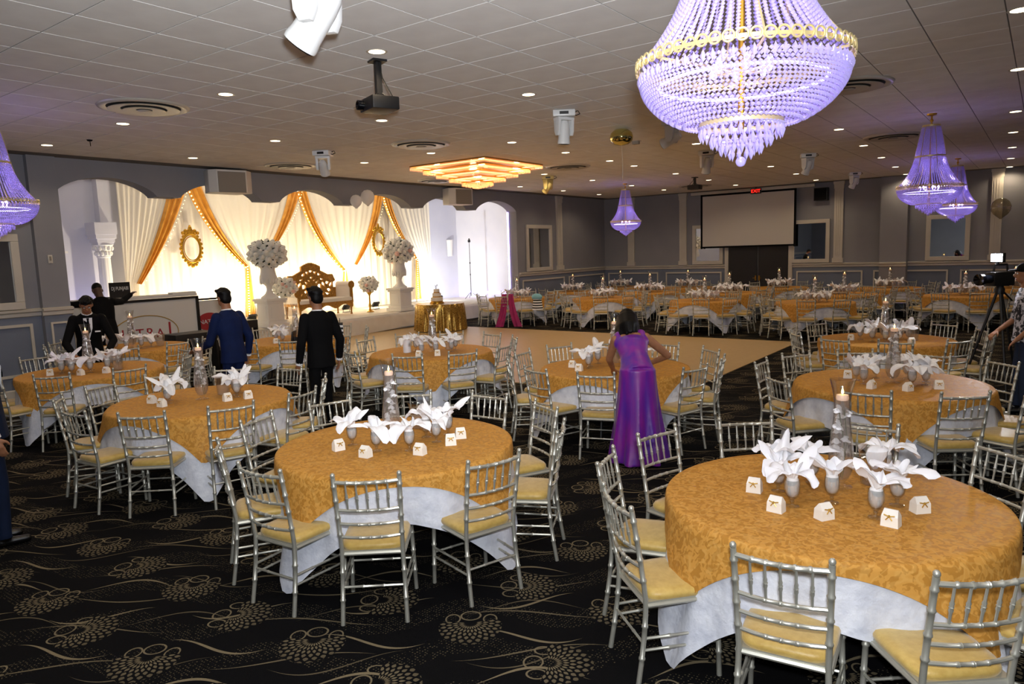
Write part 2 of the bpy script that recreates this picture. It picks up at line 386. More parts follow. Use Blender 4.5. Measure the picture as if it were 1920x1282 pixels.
def text_mesh(body, size, extrude=.002):
    cu = bpy.data.curves.new('text', 'FONT'); cu.body = body; cu.size = size; cu.extrude = extrude; cu.align_x = 'CENTER'; cu.align_y = 'CENTER'
    o = bpy.data.objects.new('text', cu); col.objects.link(o)
    dg = bpy.context.evaluated_depsgraph_get(); me = bpy.data.meshes.new_from_object(o.evaluated_get(dg))
    bpy.data.objects.remove(o); return me
def px(x, y, z):
    d = Vector((x, y, z)) - Vector((0, 0, CAM_H)); w = d.dot(F_)
    return (960 + F_PX * d.dot(R_) / w, 641 - F_PX * d.dot(U_) / w, w)
# ------------------------------------------------------------------ room shell
LW, BW, RW, NW = -13.6, 24.4, 7.0, -6.0        # left, back, right, near wall planes
AL = -18.3                                       # back wall of the stage alcove
fl = MB(); fl.box(((AL + RW) / 2 - .2, (BW + NW) / 2, -.1), (RW - AL + .6, BW - NW + .4, .2)); struct(fl.obj('floor', 'carpet', smooth=False))
df = MB(); df.box(((-15.6 - 4.2) / 2, (9.35 + 16.0) / 2, .006), (11.4, 6.65, .012)); struct(df.obj('dance_floor', 'dance_wood', smooth=False))
# ceiling: carrier, then separate lay-in tiles
TS = .6096
cb = MB(); cb.box(((LW + RW) / 2 - .2, (BW + NW) / 2, CEIL + .055), (RW - LW + .8, BW - NW + .4, .10)); ceiling = struct(cb.obj('ceiling', 'tile_bar', smooth=False))
tm = MB(); tm.box((0, 0, .002), (TS - .011, TS - .011, .004)); tile_me = tm.mesh('ceiling_tile', 'tile_white', smooth=False)
cells = []
x0, y0 = .256, .14
for i in range(-24, 12):
    for j in range(-11, 41):
        cx, cy = x0 + (i + .5) * TS, y0 + (j + .5) * TS
        if LW + .25 < cx < RW - .25 and NW + .25 < cy < BW - .25:
            p = px(cx, cy, CEIL); vis = p[2] > .5 and -60 < p[0] < 1980 and -60 < p[1] < 700
            cells.append((0 if vis else 1, math.hypot(cx, cy), cx, cy))
cells.sort()
for _, _, cx, cy in cells[:300]: place('ceiling_tile', tile_me, ceiling, (cx, cy, CEIL))
rest = MB()
for _, _, cx, cy in cells[300:]: rest.box((cx, cy, CEIL + .002), (TS - .011, TS - .011, .004))
tag(rest.obj('ceiling_tiles', 'tile_white', ceiling, smooth=False), kind='stuff')
# left wall with the scalloped header over the stage opening
J0, J1, TH = 5.38, 18.7, .36
out = [(NW, 0), (NW, CEIL + .01), (BW, CEIL + .01), (BW, 0), (J1, 0), (J1, 3.40)]
cent = [7.37, 9.64, 11.90, 14.18, 16.45]; edges = [J1] + [v for c in reversed(cent) for v in (c + .235, c - .235)] + [J0]
arch = []
for a, b in zip(edges[0::2], edges[1::2]):       # from far to near
    for k in range(17):
        u = k / 16; th = PI * u; yv = (a + b) / 2 + (a - b) / 2 * math.cos(th)
        arch.append((yv, 3.40 + .305 * (1 - math.cos(th) ** 2) ** .72))
out = out[:5] + arch + [(J0, 0)]
wl = MB(); wl.prism(out, -TH, lambda u, v, w: (LW + w, u, v))
wall_left = struct(wl.obj('wall_left', 'wall_grey', sharp=30))
pl = MB(); pl.box((LW + .06, 5.165, CEIL / 2), (.12, .43, CEIL)); struct(pl.obj('trim_1', 'wall_grey', smooth=False))
w = MB(); w.box(((AL + RW) / 2, BW + .1, CEIL / 2), (RW - AL + .4, .2, CEIL + .1)); wall_back = struct(w.obj('wall_back', 'wall_grey', smooth=False))
w = MB(); w.box((RW + .1, (BW + NW) / 2, CEIL / 2), (.2, BW - NW, CEIL + .1)); struct(w.obj('wall_right', 'wall_grey', smooth=False))
w = MB(); w.box(((LW + RW) / 2, NW - .1, CEIL / 2), (RW - LW, .2, CEIL + .1)); struct(w.obj('wall_near', 'wall_grey', smooth=False))
# stage alcove
w = MB(); w.box((AL - .1, 13.2, 2.15), (.2, 17.4, 4.3)); struct(w.obj('wall_alcove_back', 'alcove_paint', smooth=False))
w = MB(); w.box(((AL + LW) / 2 - .18, 21.3, 2.15), (AL - LW + .36, .2, 4.3)); struct(w.obj('wall_alcove_right', 'alcove_paint', smooth=False))
w = MB(); w.box(((AL + LW) / 2 - .18, 4.6, 2.15), (AL - LW + .36, .2, 4.3)); struct(w.obj('wall_alcove_left', 'alcove_paint', smooth=False))
w = MB(); w.box(((AL + LW) / 2 - .1, 13., 4.35), (AL - LW + .5, 17.2, .1)); struct(w.obj('ceiling_alcove', 'alcove_paint', smooth=False))
# chair rails, wainscot panels and pilasters. b maps (along, out, z) to the wall
def rail(name, fn, a0, a1, z=1.42):
    m = MB(); m.prism([(0, z - .09), (.035, z - .075), (.03, z - .02), (.075, z + .0), (.08, z + .035), (0, z + .05)], a1 - a0, lambda u, v, w_: fn(a0 + w_, u, v))
    struct(m.obj(name, 'trim_paint', smooth=False))
def low_panel(name, fn, a0, a1, z0=.12, z1=1.33):
    m = MB(); m.prism([(0, z0), (.012, z0), (.012, z1), (0, z1)], a1 - a0, lambda u, v, w_: fn(a0 + w_, u, v)); return struct(m.obj(name, 'wainscot_blue', smooth=False))
def frame_moulding(parent, fn, a0, a1, z0, z1, wd=.045):
    m = MB()
    m.prism([(a0, z0), (a1, z0), (a1, z1), (a0, z1)], .0, lambda u, v, w_: fn(u, .012, v)) if False else None
    for (p0, p1, q0, q1) in ((a0, a1, z0, z0 + wd), (a0, a1, z1 - wd, z1), (a0, a0 + wd, z0 + wd, z1 - wd), (a1 - wd, a1, z0 + wd, z1 - wd)):
        m.prism([(p0, q0), (p1, q0), (p1, q1), (p0, q1)], .03, lambda u, v, w_: fn(u, .012 + w_, v))
    m.obj('panel_moulding', 'trim_paint', parent, smooth=False)
backf = lambda a, o, z: (a, BW - o, z)
leftf = lambda a, o, z: (LW + o, a, z)
n_ = [1]
def trim_name(): n_[0] += 1; return 'trim_%d' % n_[0]
DOOR0, DOOR1 = -8.75, -6.75
for a0, a1 in ((LW, DOOR0 - .1), (DOOR1 + .1, RW)):
    rail(trim_name(), backf, a0, a1); lp = low_panel(trim_name(), backf, a0, a1)
    n = max(1, round((a1 - a0) / 2.2)); wdt = (a1 - a0) / n
    for k in range(n): frame_moulding(lp, backf, a0 + k * wdt + .15, a0 + (k + 1) * wdt - .15, .35, 1.22)
    b = MB(); b.prism([(0, 0), (.03, 0), (.03, .13), (0, .16)], a1 - a0, lambda u, v, w_: backf(a0 + w_, u, v)); struct(b.obj('baseboard_back', 'trim_paint', smooth=False))
for a0, a1 in ((NW, 4.95), (J1 + .05, BW)):
    rail(trim_name(), leftf, a0, a1); lp = low_panel(trim_name(), leftf, a0, a1)
    n = max(1, round((a1 - a0) / 2.4)); wdt = (a1 - a0) / n
    for k in range(n): frame_moulding(lp, leftf, a0 + k * wdt + .15, a0 + (k + 1) * wdt - .15, .35, 1.22)
    b = MB(); b.prism([(0, 0), (.03, 0), (.03, .13), (0, .16)], a1 - a0, lambda u, v, w_: leftf(a0 + w_, u, v)); struct(b.obj('baseboard_left', 'trim_paint', smooth=False))
colf = lambda a, o, z: (LW + .12 + o, a, z)
rail(trim_name(), colf, 4.93, 5.40); lp = low_panel(trim_name(), colf, 4.95, 5.38); frame_moulding(lp, colf, 5.03, 5.30, .35, 1.22, .03)
def pilaster(fn, a0, a1, dep=.07):
    t = struct(empty(trim_name())); m = MB()
    m.prism([(a0, 1.47), (a1, 1.47), (a1, CEIL), (a0, CEIL)], dep, lambda u, v, w_: fn(u, w_, v)); m.obj('shaft', 'trim_paint', t, smooth=False)
    m = MB(); mid = (a0 + a1) / 2; hw = (a1 - a0) / 2
    for k, (e, z0, z1) in enumerate(((.03, CEIL - .08, CEIL), (.015, CEIL - .22, CEIL - .08), (.03, 1.47, 1.62))):
        m.prism([(mid - hw - e, z0), (mid + hw + e, z0), (mid + hw + e, z1), (mid - hw - e, z1)], dep + e, lambda u, v, w_: fn(u, w_, v))
    m.obj('capital', 'trim_paint', t, smooth=False)
    m = MB()
    for k in range(3):
        u0 = a0 + (k + .7) * (a1 - a0) / 4.4
        m.prism([(u0, 1.7), (u0 + .03, 1.7), (u0 + .03, CEIL - .3), (u0, CEIL - .3)], dep + .012, lambda u, v, w_: fn(u, w_, v))
    m.obj('reed', 'trim_paint', t, smooth=False)
for a in (-12.45, -10.4, -5.25, -1.15): pilaster(backf, a - .13, a + .13)
pilaster(leftf, 21.0, 21.3)
wc = MB(); wc.box((-3.66, BW - .18, CEIL / 2), (.72, .36, CEIL)); struct(wc.obj(trim_name(), 'wall_grey', smooth=False))
rail(trim_name(), lambda a, o, z: (a, BW - .36 - o, z), -4.03, -3.29)
# black double door under the screen
dr = struct(empty('door_1', ((DOOR0 + DOOR1) / 2, BW, 0)))
for sx in (-1, 1):
    m = MB(); m.box((sx * .5, -.03, 1.02), (.96, .06, 2.04)); leaf = m.obj('door_leaf', 'door_black', dr, smooth=False)
    m = MB(); m.box((sx * .06, -.07, 1.0), (.05, .03, .16)); m.tube([(sx * .06, -.08, 1.0), (sx * .06, -.13, 1.0), (sx * .14, -.13, 1.0)], .012, 6); m.obj('door_handle', 'brass', leaf)
m = MB()
for bx, bw, bz, bh in ((-1.06, .12, 1.05, 2.1), (1.06, .12, 1.05, 2.1), (0, 2.24, 2.13, .12)): m.box((bx, -.04, bz), (bw, .08, bh))
m.obj('door_frame', 'trim_paint', dr, smooth=False)
# mirrors
def mirror(fn, a0, a1, z0, z1, label):
    c = fn((a0 + a1) / 2, 0, z0); t = empty('wall_mirror', c, label=label, cat='mirror')
    m = MB(); wd = .12
    for (p0, p1, q0, q1) in ((a0, a1, z0, z0 + wd), (a0, a1, z1 - wd, z1), (a0, a0 + wd, z0 + wd, z1 - wd), (a1 - wd, a1, z0 + wd, z1 - wd)):
        m.prism([(p0, q0), (p1, q0), (p1, q1), (p0, q1)], .06, lambda u, v, w_: Vector(fn(u, w_ + .012, v)) - Vector(c))
    m.obj('frame', 'trim_paint', t, smooth=False, bevel=.01)
    m = MB(); m.prism([(a0 + wd, z0 + wd), (a1 - wd, z0 + wd), (a1 - wd, z1 - wd), (a0 + wd, z1 - wd)], .02, lambda u, v, w_: Vector(fn(u, w_ + .013, v)) - Vector(c)); m.obj('glass', 'mirror_glass', t, smooth=False)
mirror(leftf, 19.15, 20.65, 1.48, 3.0, 'dark wall mirror in a cream frame between the stage arches and corner')
mirror(backf, -10.05, -8.95, 1.48, 2.85, 'white framed wall mirror partly behind the projection screen reflecting flowers')
mirror(backf, -6.7, -5.5, 1.48, 2.85, 'white framed wall mirror between the screen and a fluted pilaster')
mirror(backf, -2.85, -1.75, 1.48, 2.80, 'white framed wall mirror behind the pair of violet chandeliers')
mirror(leftf, 3.2, 4.72, 1.47, 2.70, 'framed wall mirror beside the column before the stage arches')
# projection screen
t = empty('projection_screen', (-8.1, BW - .16, 2.05), label='pulled-down white projection screen above the black double doors', cat='screen')
m = MB(); m.box((0, 0, .90), (3.06, .012, 1.72)); m.obj('screen_fabric', 'screen_white', t, smooth=False)
m = MB()
for c_, d_ in (((-1.565, 0, .9), (.07, .014, 1.86)), ((1.565, 0, .9), (.07, .014, 1.86)), ((0, 0, .02), (3.2, .03, .06)), ((0, 0, 1.80), (3.2, .014, .08))): m.box(c_, d_)
m.obj('black_border', 'black_matte', t, smooth=False)
m = MB(); m.box((.1, .02, 1.875), (4.1, .11, .10)); m.obj('roller_case', 'trim_paint', t, bevel=.01)
t = empty('exit_sign', (-7.75, BW - .30, 3.86), label='small red lit exit sign above the projection screen', cat='sign')
m = MB(); m.box((0, 0, 0), (.34, .05, .17)); m.obj('housing', 'black_plastic', t, smooth=False)
m = MB(); m.tube([(0, 0, .08), (0, 0, CEIL - 3.86)], .012, 6); m.obj('hanger', 'black_plastic', t)
me = text_mesh('EXIT', .15, .003); me.materials.append(MATS['exit_red']); o = place('lettering', me, t, (0, -.028, 0)); o.rotation_euler = (PI / 2, 0, 0)
# ------------------------------------------------------------------ chiavari chairs
def knotted(pts, r, n=8, knots=(), kr=1.28):
    """tube through pts with ring knots at the given fractions"""
    pts = [Vector(p) for p in pts]; L = [0.]
    for a, b in zip(pts, pts[1:]): L.append(L[-1] + (b - a).length)
    tot = L[-1]
    def at(u):
        d = u * tot
        for i in range(len(pts) - 1):
            if d <= L[i + 1] + 1e-9: return pts[i].lerp(pts[i + 1], (d - L[i]) / (L[i + 1] - L[i]))
        return pts[-1]
    st = [(l / tot, 1.) for l in L]
    e = .009 / tot
    for k in knots: st += [(k - e, 1.), (k - e * .5, kr), (k + e * .5, kr), (k + e, 1.)]
    st.sort(); m = MB(); m.tube([at(min(max(u, 0), 1)) for u, _ in st], [r * q for _, q in st], n); return m
ZS = .44
def back_y(z): return -.195 - .075 * max(0, (z - ZS) / .48) ** 1.15 - .05 * max(0, (ZS - z) / ZS) ** 1.6
def half_w(z): return .177 + .012 * max(0, (z - ZS) / .48) + .012 * max(0, (ZS - z) / ZS)
def chair_parts():
    P = {}
    post = lambda s: [(s * half_w(z), back_y(z), z) for z in (0, .12, .25, .36, .44, .52, .62, .72, .82, .905)]
    for s in (-1, 1):
        m = knotted(post(s), .0135, 8, (.16, .34, .60, .72, .84, .94)); m.ball((s * half_w(.92), back_y(.92), .918), (.015, .015, .016), 8, 5)
        P['back_post', s] = m
        P['front_leg', s] = knotted([(s * .205, .185, 0), (s * .198, .183, .22), (s * .192, .180, .425)], .0135, 8, (.3, .62, .9))
    m = MB()
    m.tube([(-.192, .18, .415), (.192, .18, .415)], .012, 6); m.tube([(-.185, -.19, .415), (.185, -.19, .415)], .012, 6)
    for s in (-1, 1): m.tube([(s * .192, .18, .415), (s * .185, -.19, .415)], .012, 6)
    m.box((0, -.005, .428), (.375, .37, .012)); P['seat_frame', 0] = m
    def cush(u, v):
        a = 2 * PI * u; c, s_ = math.cos(a), math.sin(a); e = .42
        x = math.copysign(abs(c) ** e, c); y = math.copysign(abs(s_) ** e, s_)
        prof = [(0, .434), (.97, .434), (1., .446), (1.0, .458), (.955, .473), (.75, .481), (.4, .484), (0, .485)]
        r, z = prof[min(int(v * 7 + .5), 7)]
        return (x * .195 * r * (1 + .03 * y), y * .19 * r - .002, z)
    m = MB(); m.surf(cush, 28, 8, True); P['seat_cushion', 0] = m
    def bow(z, r, kn):
        hw = half_w(z) - .004; y = back_y(z)
        return knotted([(hw * t_, y - .022 * (1 - t_ * t_), z - .004 * (1 - t_ * t_)) for t_ in (-1, -.66, -.33, 0, .33, .66, 1)], r, 7, kn)
    P['crest_rail', 0] = bow(.875, .0115, (.2, .35, .5, .65, .8))
    for z in (.70, .612, .528): P['cross_rail', z] = bow(z, .0095, (.33, .5, .67))
    for k in range(5):
        t_ = -.64 + .32 * k; x0 = t_ * half_w(.70); x1 = t_ * half_w(.875); yy = -.022 * (1 - t_ * t_)
        m = MB(); p0 = Vector((x0, back_y(.70) + yy, .70)); p1 = Vector((x1, back_y(.875) + yy, .872))
        m.tube([p0.lerp(p1, u) for u in (0, .30, .36, .42, .45, .48, .54, .60, 1)], [.0055, .006, .0095, .0075, .0105, .0075, .0095, .006, .0055], 6); P['spindle', k] = m
    for s in (-1, 1):
        for z in (.185, .245): 
            m = knotted([(s * .2, .183, z), (s * half_w(z), back_y(z), z)], .0075, 6, (.33, .66)); P['stretcher', (s, z)] = m
    P['stretcher', 'f'] = knotted([(-.2, .184, .21), (.2, .184, .21)], .0075, 6, (.33, .66))
    P['stretcher', 'b'] = knotted([(-half_w(.22), back_y(.22), .22), (half_w(.22), back_y(.22), .22)], .0075, 6, (.33, .66))
    return P
CP = chair_parts()
chair_meshes = [(k[0], m.mesh(k[0], 'cushion_gold' if k[0] == 'seat_cushion' else 'silver_paint', sharp=50)) for k, m in CP.items()]
simple = MB()
for k, m in CP.items():
    if k[0] != 'seat_cushion': simple.add(m.v, m.f)
simple_frame = simple.mesh('chair_frame', 'silver_paint', sharp=50); simple_seat = [me for n, me in chair_meshes if n == 'seat_cushion'][0]
def chair(x, y, rz, label, group, near=True, tilt=0.):
    t = empty('chiavari_chair', (x, y, 0), rz, label, 'chair', group)
    if near:
        for n, me in chair_meshes: place(n, me, t)
    else:
        place('chair_frame', simple_frame, t); place('seat_cushion', simple_seat, t)
    return t
# ------------------------------------------------------------------ tables and cloths
TR = .82
TZ = .755
def table_parts():
    m = MB(); m.lathe([(.0, TZ - .03), (TR - .02, TZ - .03), (TR - .012, TZ - .015), (TR - .02, TZ), (0, TZ)], 48); a = m.mesh('tabletop', 'black_matte')
    legs = []
    for k in range(4):
        an = PI / 4 + k * PI / 2; m = MB(); m.tube([(.38 * math.cos(an), .38 * math.sin(an), TZ - .03), (.46 * math.cos(an), .46 * math.sin(an), .02)], .016, 6); m.ball((.46 * math.cos(an), .46 * math.sin(an), .02), .02, 6, 4); legs.append(m.mesh('leg', 'black_plastic'))
    return a, legs
top_me, leg_mes = table_parts()
def cloth_mesh(name, s, rot, z, mat, seed, floor=.012, folds=.018, off=.01):
    r_ = random.Random(seed); ph = [r_.uniform(0, 6.3) for _ in range(4)]; n = 160; m = MB()
    rings_flat = [.0, .25, .5, .75, .93, 1.0]; hang = 12
    def pt(u, j):
        a = 2 * PI * u; c, s_ = math.cos(a - rot), math.sin(a - rot)
        d = s / max(abs(c), abs(s_)); d = min(d, s * 1.37)
        R = TR + off
        if j < len(rings_flat): rr = R * rings_flat[j] * .992; return (rr * math.cos(a), rr * math.sin(a), z)
        t = (d - R) * (j - len(rings_flat) + 1) / hang
        cn = abs(math.sin(2 * (a - rot))) ** 3
        wob = folds * min(1., (t / .35) ** 1.6) * (math.sin(11 * a + ph[0]) + .7 * math.sin(17 * a + ph[1])) + .5 * folds * min(1, (t / .4) ** 1.6) * math.sin(29 * a + ph[2])
        if t < .02: return ((R + t * .5) * math.cos(a), (R + t * .5) * math.sin(a), z - .35 * t)
        drop = t; zz = z - drop; ex = 0.
        if zz < floor: ex = floor - zz; zz = floor + .006 * abs(math.sin(9 * a + ph[3]))
        rr = R + .012 + t * (.05 + .20 * cn) + wob + min(ex, .12) * .8
        return (rr * math.cos(a), rr * math.sin(a), zz)
    rows = len(rings_flat) + hang
    P = [pt(i / n, j) for j in range(rows) for i in range(n)]
    m.add(P, [(j * n + i, j * n + (i + 1) % n, (j + 1) * n + (i + 1) % n, (j + 1) * n + i) for j in range(rows - 1) for i in range(n)])
    return m.mesh(name, mat, sharp=80)
# ------------------------------------------------------------------ tableware
def vase_meshes():
    prof = [(.062, 0), (.064, .006), (.03, .014), (.018, .022), (.022, .034), (.045, .06), (.062, .10), (.069, .15), (.066, .22), (.056, .30), (.046, .38), (.042, .44), (.044, .50), (.053, .56), (.068, .62)]
    m = MB(); m.lathe(prof, 20, cap=False); m.lathe([(r - .003, z) for r, z in prof[5:]], 20, cap=False); g = m.mesh('vase_glass', 'clear_glass', sharp=60)
    m = MB(); m.lathe([(0, .04)] + [(r - .005, z) for r, z in prof[5:13]] + [(0, .50)], 18); wtr = m.mesh('water', 'cloudy_water', sharp=60)
    m = MB(); m.lathe([(0, .50), (.03, .502), (.034, .515), (.03, .532), (0, .534)], 14); cd = m.mesh('floating_candle', 'candle_wax')
    m = MB(); m.lathe([(0, .534), (.006, .542), (.007, .55), (.003, .565), (0, .575)], 8); fm = m.mesh('flame', 'flame')
    r_ = random.Random(3); m = MB(); m.cur = 0
    stem = [(.02 * math.sin(z * 9), .02 * math.cos(z * 7), z) for z in [.05 + .04 * k for k in range(11)]]
    m.tube(stem, .003, 5)
    m.tube([(.0, .03, .05), (.03, .02, .25), (.012, -.02, .45)], .003, 5); m.cur = 1
    for k in range(11):
        z = .17 + .028 * k; a = r_.uniform(0, 6.3); R = .028
        cx, cy = R * math.cos(a), R * math.sin(a)
        for q in range(4):
            b = a + q * PI / 2 + .4
            M = Matrix.Rotation(b, 3, 'Z') @ Matrix.Rotation(.5 + r_.uniform(-.3, .5), 3, 'Y')
            m.ball((cx + .010 * math.cos(b), cy + .010 * math.sin(b), z + r_.uniform(-.01, .014)), (.022, .017, .007), 7, 4, M)
    fl_ = m.mesh('orchid_spray', ['orchid_stem', 'orchid_petal'])
    return g, wtr, cd, fm, fl_
VM = vase_meshes()
def vase(x, y, z, rz, label, group):
    t = empty('orchid_vase', (x, y, z), rz, label, 'vase', group)
    g = place('vase_glass', VM[0], t); place('water', VM[1], t); c = place('floating_candle', VM[2], t); place('flame', VM[3], c); place('orchid_spray', VM[4], t)
    return t
m = MB(); m.lathe([(.036, 0), (.037, .004), (.012, .010), (.007, .018), (.012, .028), (.008, .036), (.02, .048), (.034, .068), (.040, .095), (.040, .125), (.037, .148)], 16, cap=False)
m.lathe([(.0, .046), (.018, .051), (.031, .07), (.037, .096), (.037, .124), (.034, .148)], 16, cap=False); goblet_me = m.mesh('goblet', 'thick_glass', sharp=60)
def napkin_mesh(seed):
    """a square napkin pinched at its centre, stuffed in the glass, its corners fanning out"""
    r_ = random.Random(seed); m = MB()
    m.lathe([(.004, .052), (.022, .060), (.032, .08), (.035, .105), (.034, .13), (.030, .152), (.024, .16)], 14, cap=False)
    ph = [r_.uniform(0, 6.3) for _ in range(6)]; lean = r_.uniform(0, 6.3); la = r_.uniform(0, .35); NU, NV = 56, 11
    corners = sorted(r_.uniform(-.35, .35) + k * PI / 2 for k in range(4)); lens = [r_.uniform(.11, .18) for _ in range(4)]; flops = [r_.uniform(.35, 1.5) for _ in range(4)]
    def fn(u, v):
        a = 2 * PI * u; L = .085; fl = .7; wt = 0.
        for c_, l_, f_ in zip(corners, lens, flops):
            d = abs((a - c_ + PI) % (2 * PI) - PI); g = math.exp(-(d / .42) ** 2); L += (l_ - .06) * g; fl += (f_ - .7) * g
        L *= 1 + .12 * math.sin(7 * a + ph[0]); s = v * L
        pleat = .016 * math.sin(6 * a + ph[1]) * math.sin(PI * min(1, v * 1.2)) + .010 * math.sin(13 * a + ph[2]) * v + .008 * math.sin(9 * v + 4 * a + ph[3])
        th = fl * v * 1.25
        r = .022 + s * math.sin(th) * .95 + pleat * .8; z = .145 + s * math.cos(th) + pleat * .6
        x, y = r * math.cos(a), r * math.sin(a); k = max(0, z - .14) * la
        return (x + k * math.cos(lean), y + k * math.sin(lean), z)
    m.surf(fn, NU, NV, True)
    # an inner leaf so that the mouth is not empty
    def inn(u, v):
        a = 2 * PI * u; r = .012 + .030 * v + .012 * math.sin(3 * a + ph[4]) * v; return (r * math.cos(a + v), r * math.sin(a + v), .14 + (.075 + .035 * math.sin(2 * a + ph[5])) * v)
    m.surf(inn, 26, 6, True)
    return m.mesh('napkin', 'napkin_linen', sharp=50)
napkin_mes = [napkin_mesh(s) for s in range(8)]
m = MB(); m.cur = 0
m.add([(-.033, -.024, 0), (.033, -.024, 0), (.033, .024, 0), (-.033, .024, 0), (-.031, -.023, .042), (.031, -.023, .042), (.031, .023, .042), (-.031, .023, .042), (-.026, -.003, .068), (.026, -.003, .068), (.026, .003, .068), (-.026, .003, .068)],
      [(3, 2, 1, 0), (0, 1, 5, 4), (1, 2, 6, 5), (2, 3, 7, 6), (3, 0, 4, 7), (4, 5, 9, 8), (5, 6, 10, 9), (6, 7, 11, 10), (7, 4, 8, 11), (8, 9, 10, 11)])
m.v = [tuple(q * 1.22 for q in p) for p in m.v]; favor_me = m.mesh('favor_box', 'favor_paper', smooth=False)
m = MB(); m.tube([(-.02, -.0255, .05), (0, -.0285, .046), (.02, -.0255, .05)], .0028, 5); m.tube([(0, -.028, .046), (-.012, -.029, .03)], .0025, 5); m.tube([(0, -.028, .046), (.012, -.029, .03)], .0025, 5); m.ball((0, -.028, .046), .006, 6, 4)
m.v = [tuple(q * 1.22 for q in p) for p in m.v]; bow_me = m.mesh('bow', 'gold_ribbon')
def favor(x, y, z, rz, label, group):
    t = empty('favor_box', (x, y, z), rz, label, 'box', group); place('box', favor_me, t); place('bow', bow_me, t); return t
m = MB(); n_f = 24
def pitch_fn(u, v):
    prof = [(.055, 0), (.06, .01), (.062, .06), (.066, .12), (.07, .17), (.074, .19), (.078, .205)]
    r, z = prof[min(int(v * 6 + .5), 6)]; a = 2 * PI * u; r *= 1 + (.035 * math.cos(n_f / 2 * 2 * a) if z < .18 else 0); sp = max(0, math.cos(a)) ** 8 * .022 * (z / .205) ** 4
    return ((r + sp) * math.cos(a), (r + sp) * math.sin(a), z + .003)
m.surf(pitch_fn, 96, 7, True); m.lathe([(.0, .004), (.055, .004)], 20, cap=False); pitcher_me = m.mesh('pitcher_body', 'thick_glass', sharp=80)
m = MB(); m.tube([(-.07, 0, .18), (-.105, 0, .175), (-.118, 0, .13), (-.11, 0, .08), (-.062, 0, .05)], .008, 8); handle_me = m.mesh('handle', 'thick_glass')
m = MB(); m.lathe([(0, .008), (.052, .008), (.058, .10), (0, .10)], 20); pwater_me = m.mesh('water', 'cloudy_water')
def pitcher(x, y, z, rz, label, group):
    t = empty('water_pitcher', (x, y, z), rz, label, 'pitcher', group); place('pitcher_body', pitcher_me, t); place('handle', handle_me, t); place('water', pwater_me, t); return t
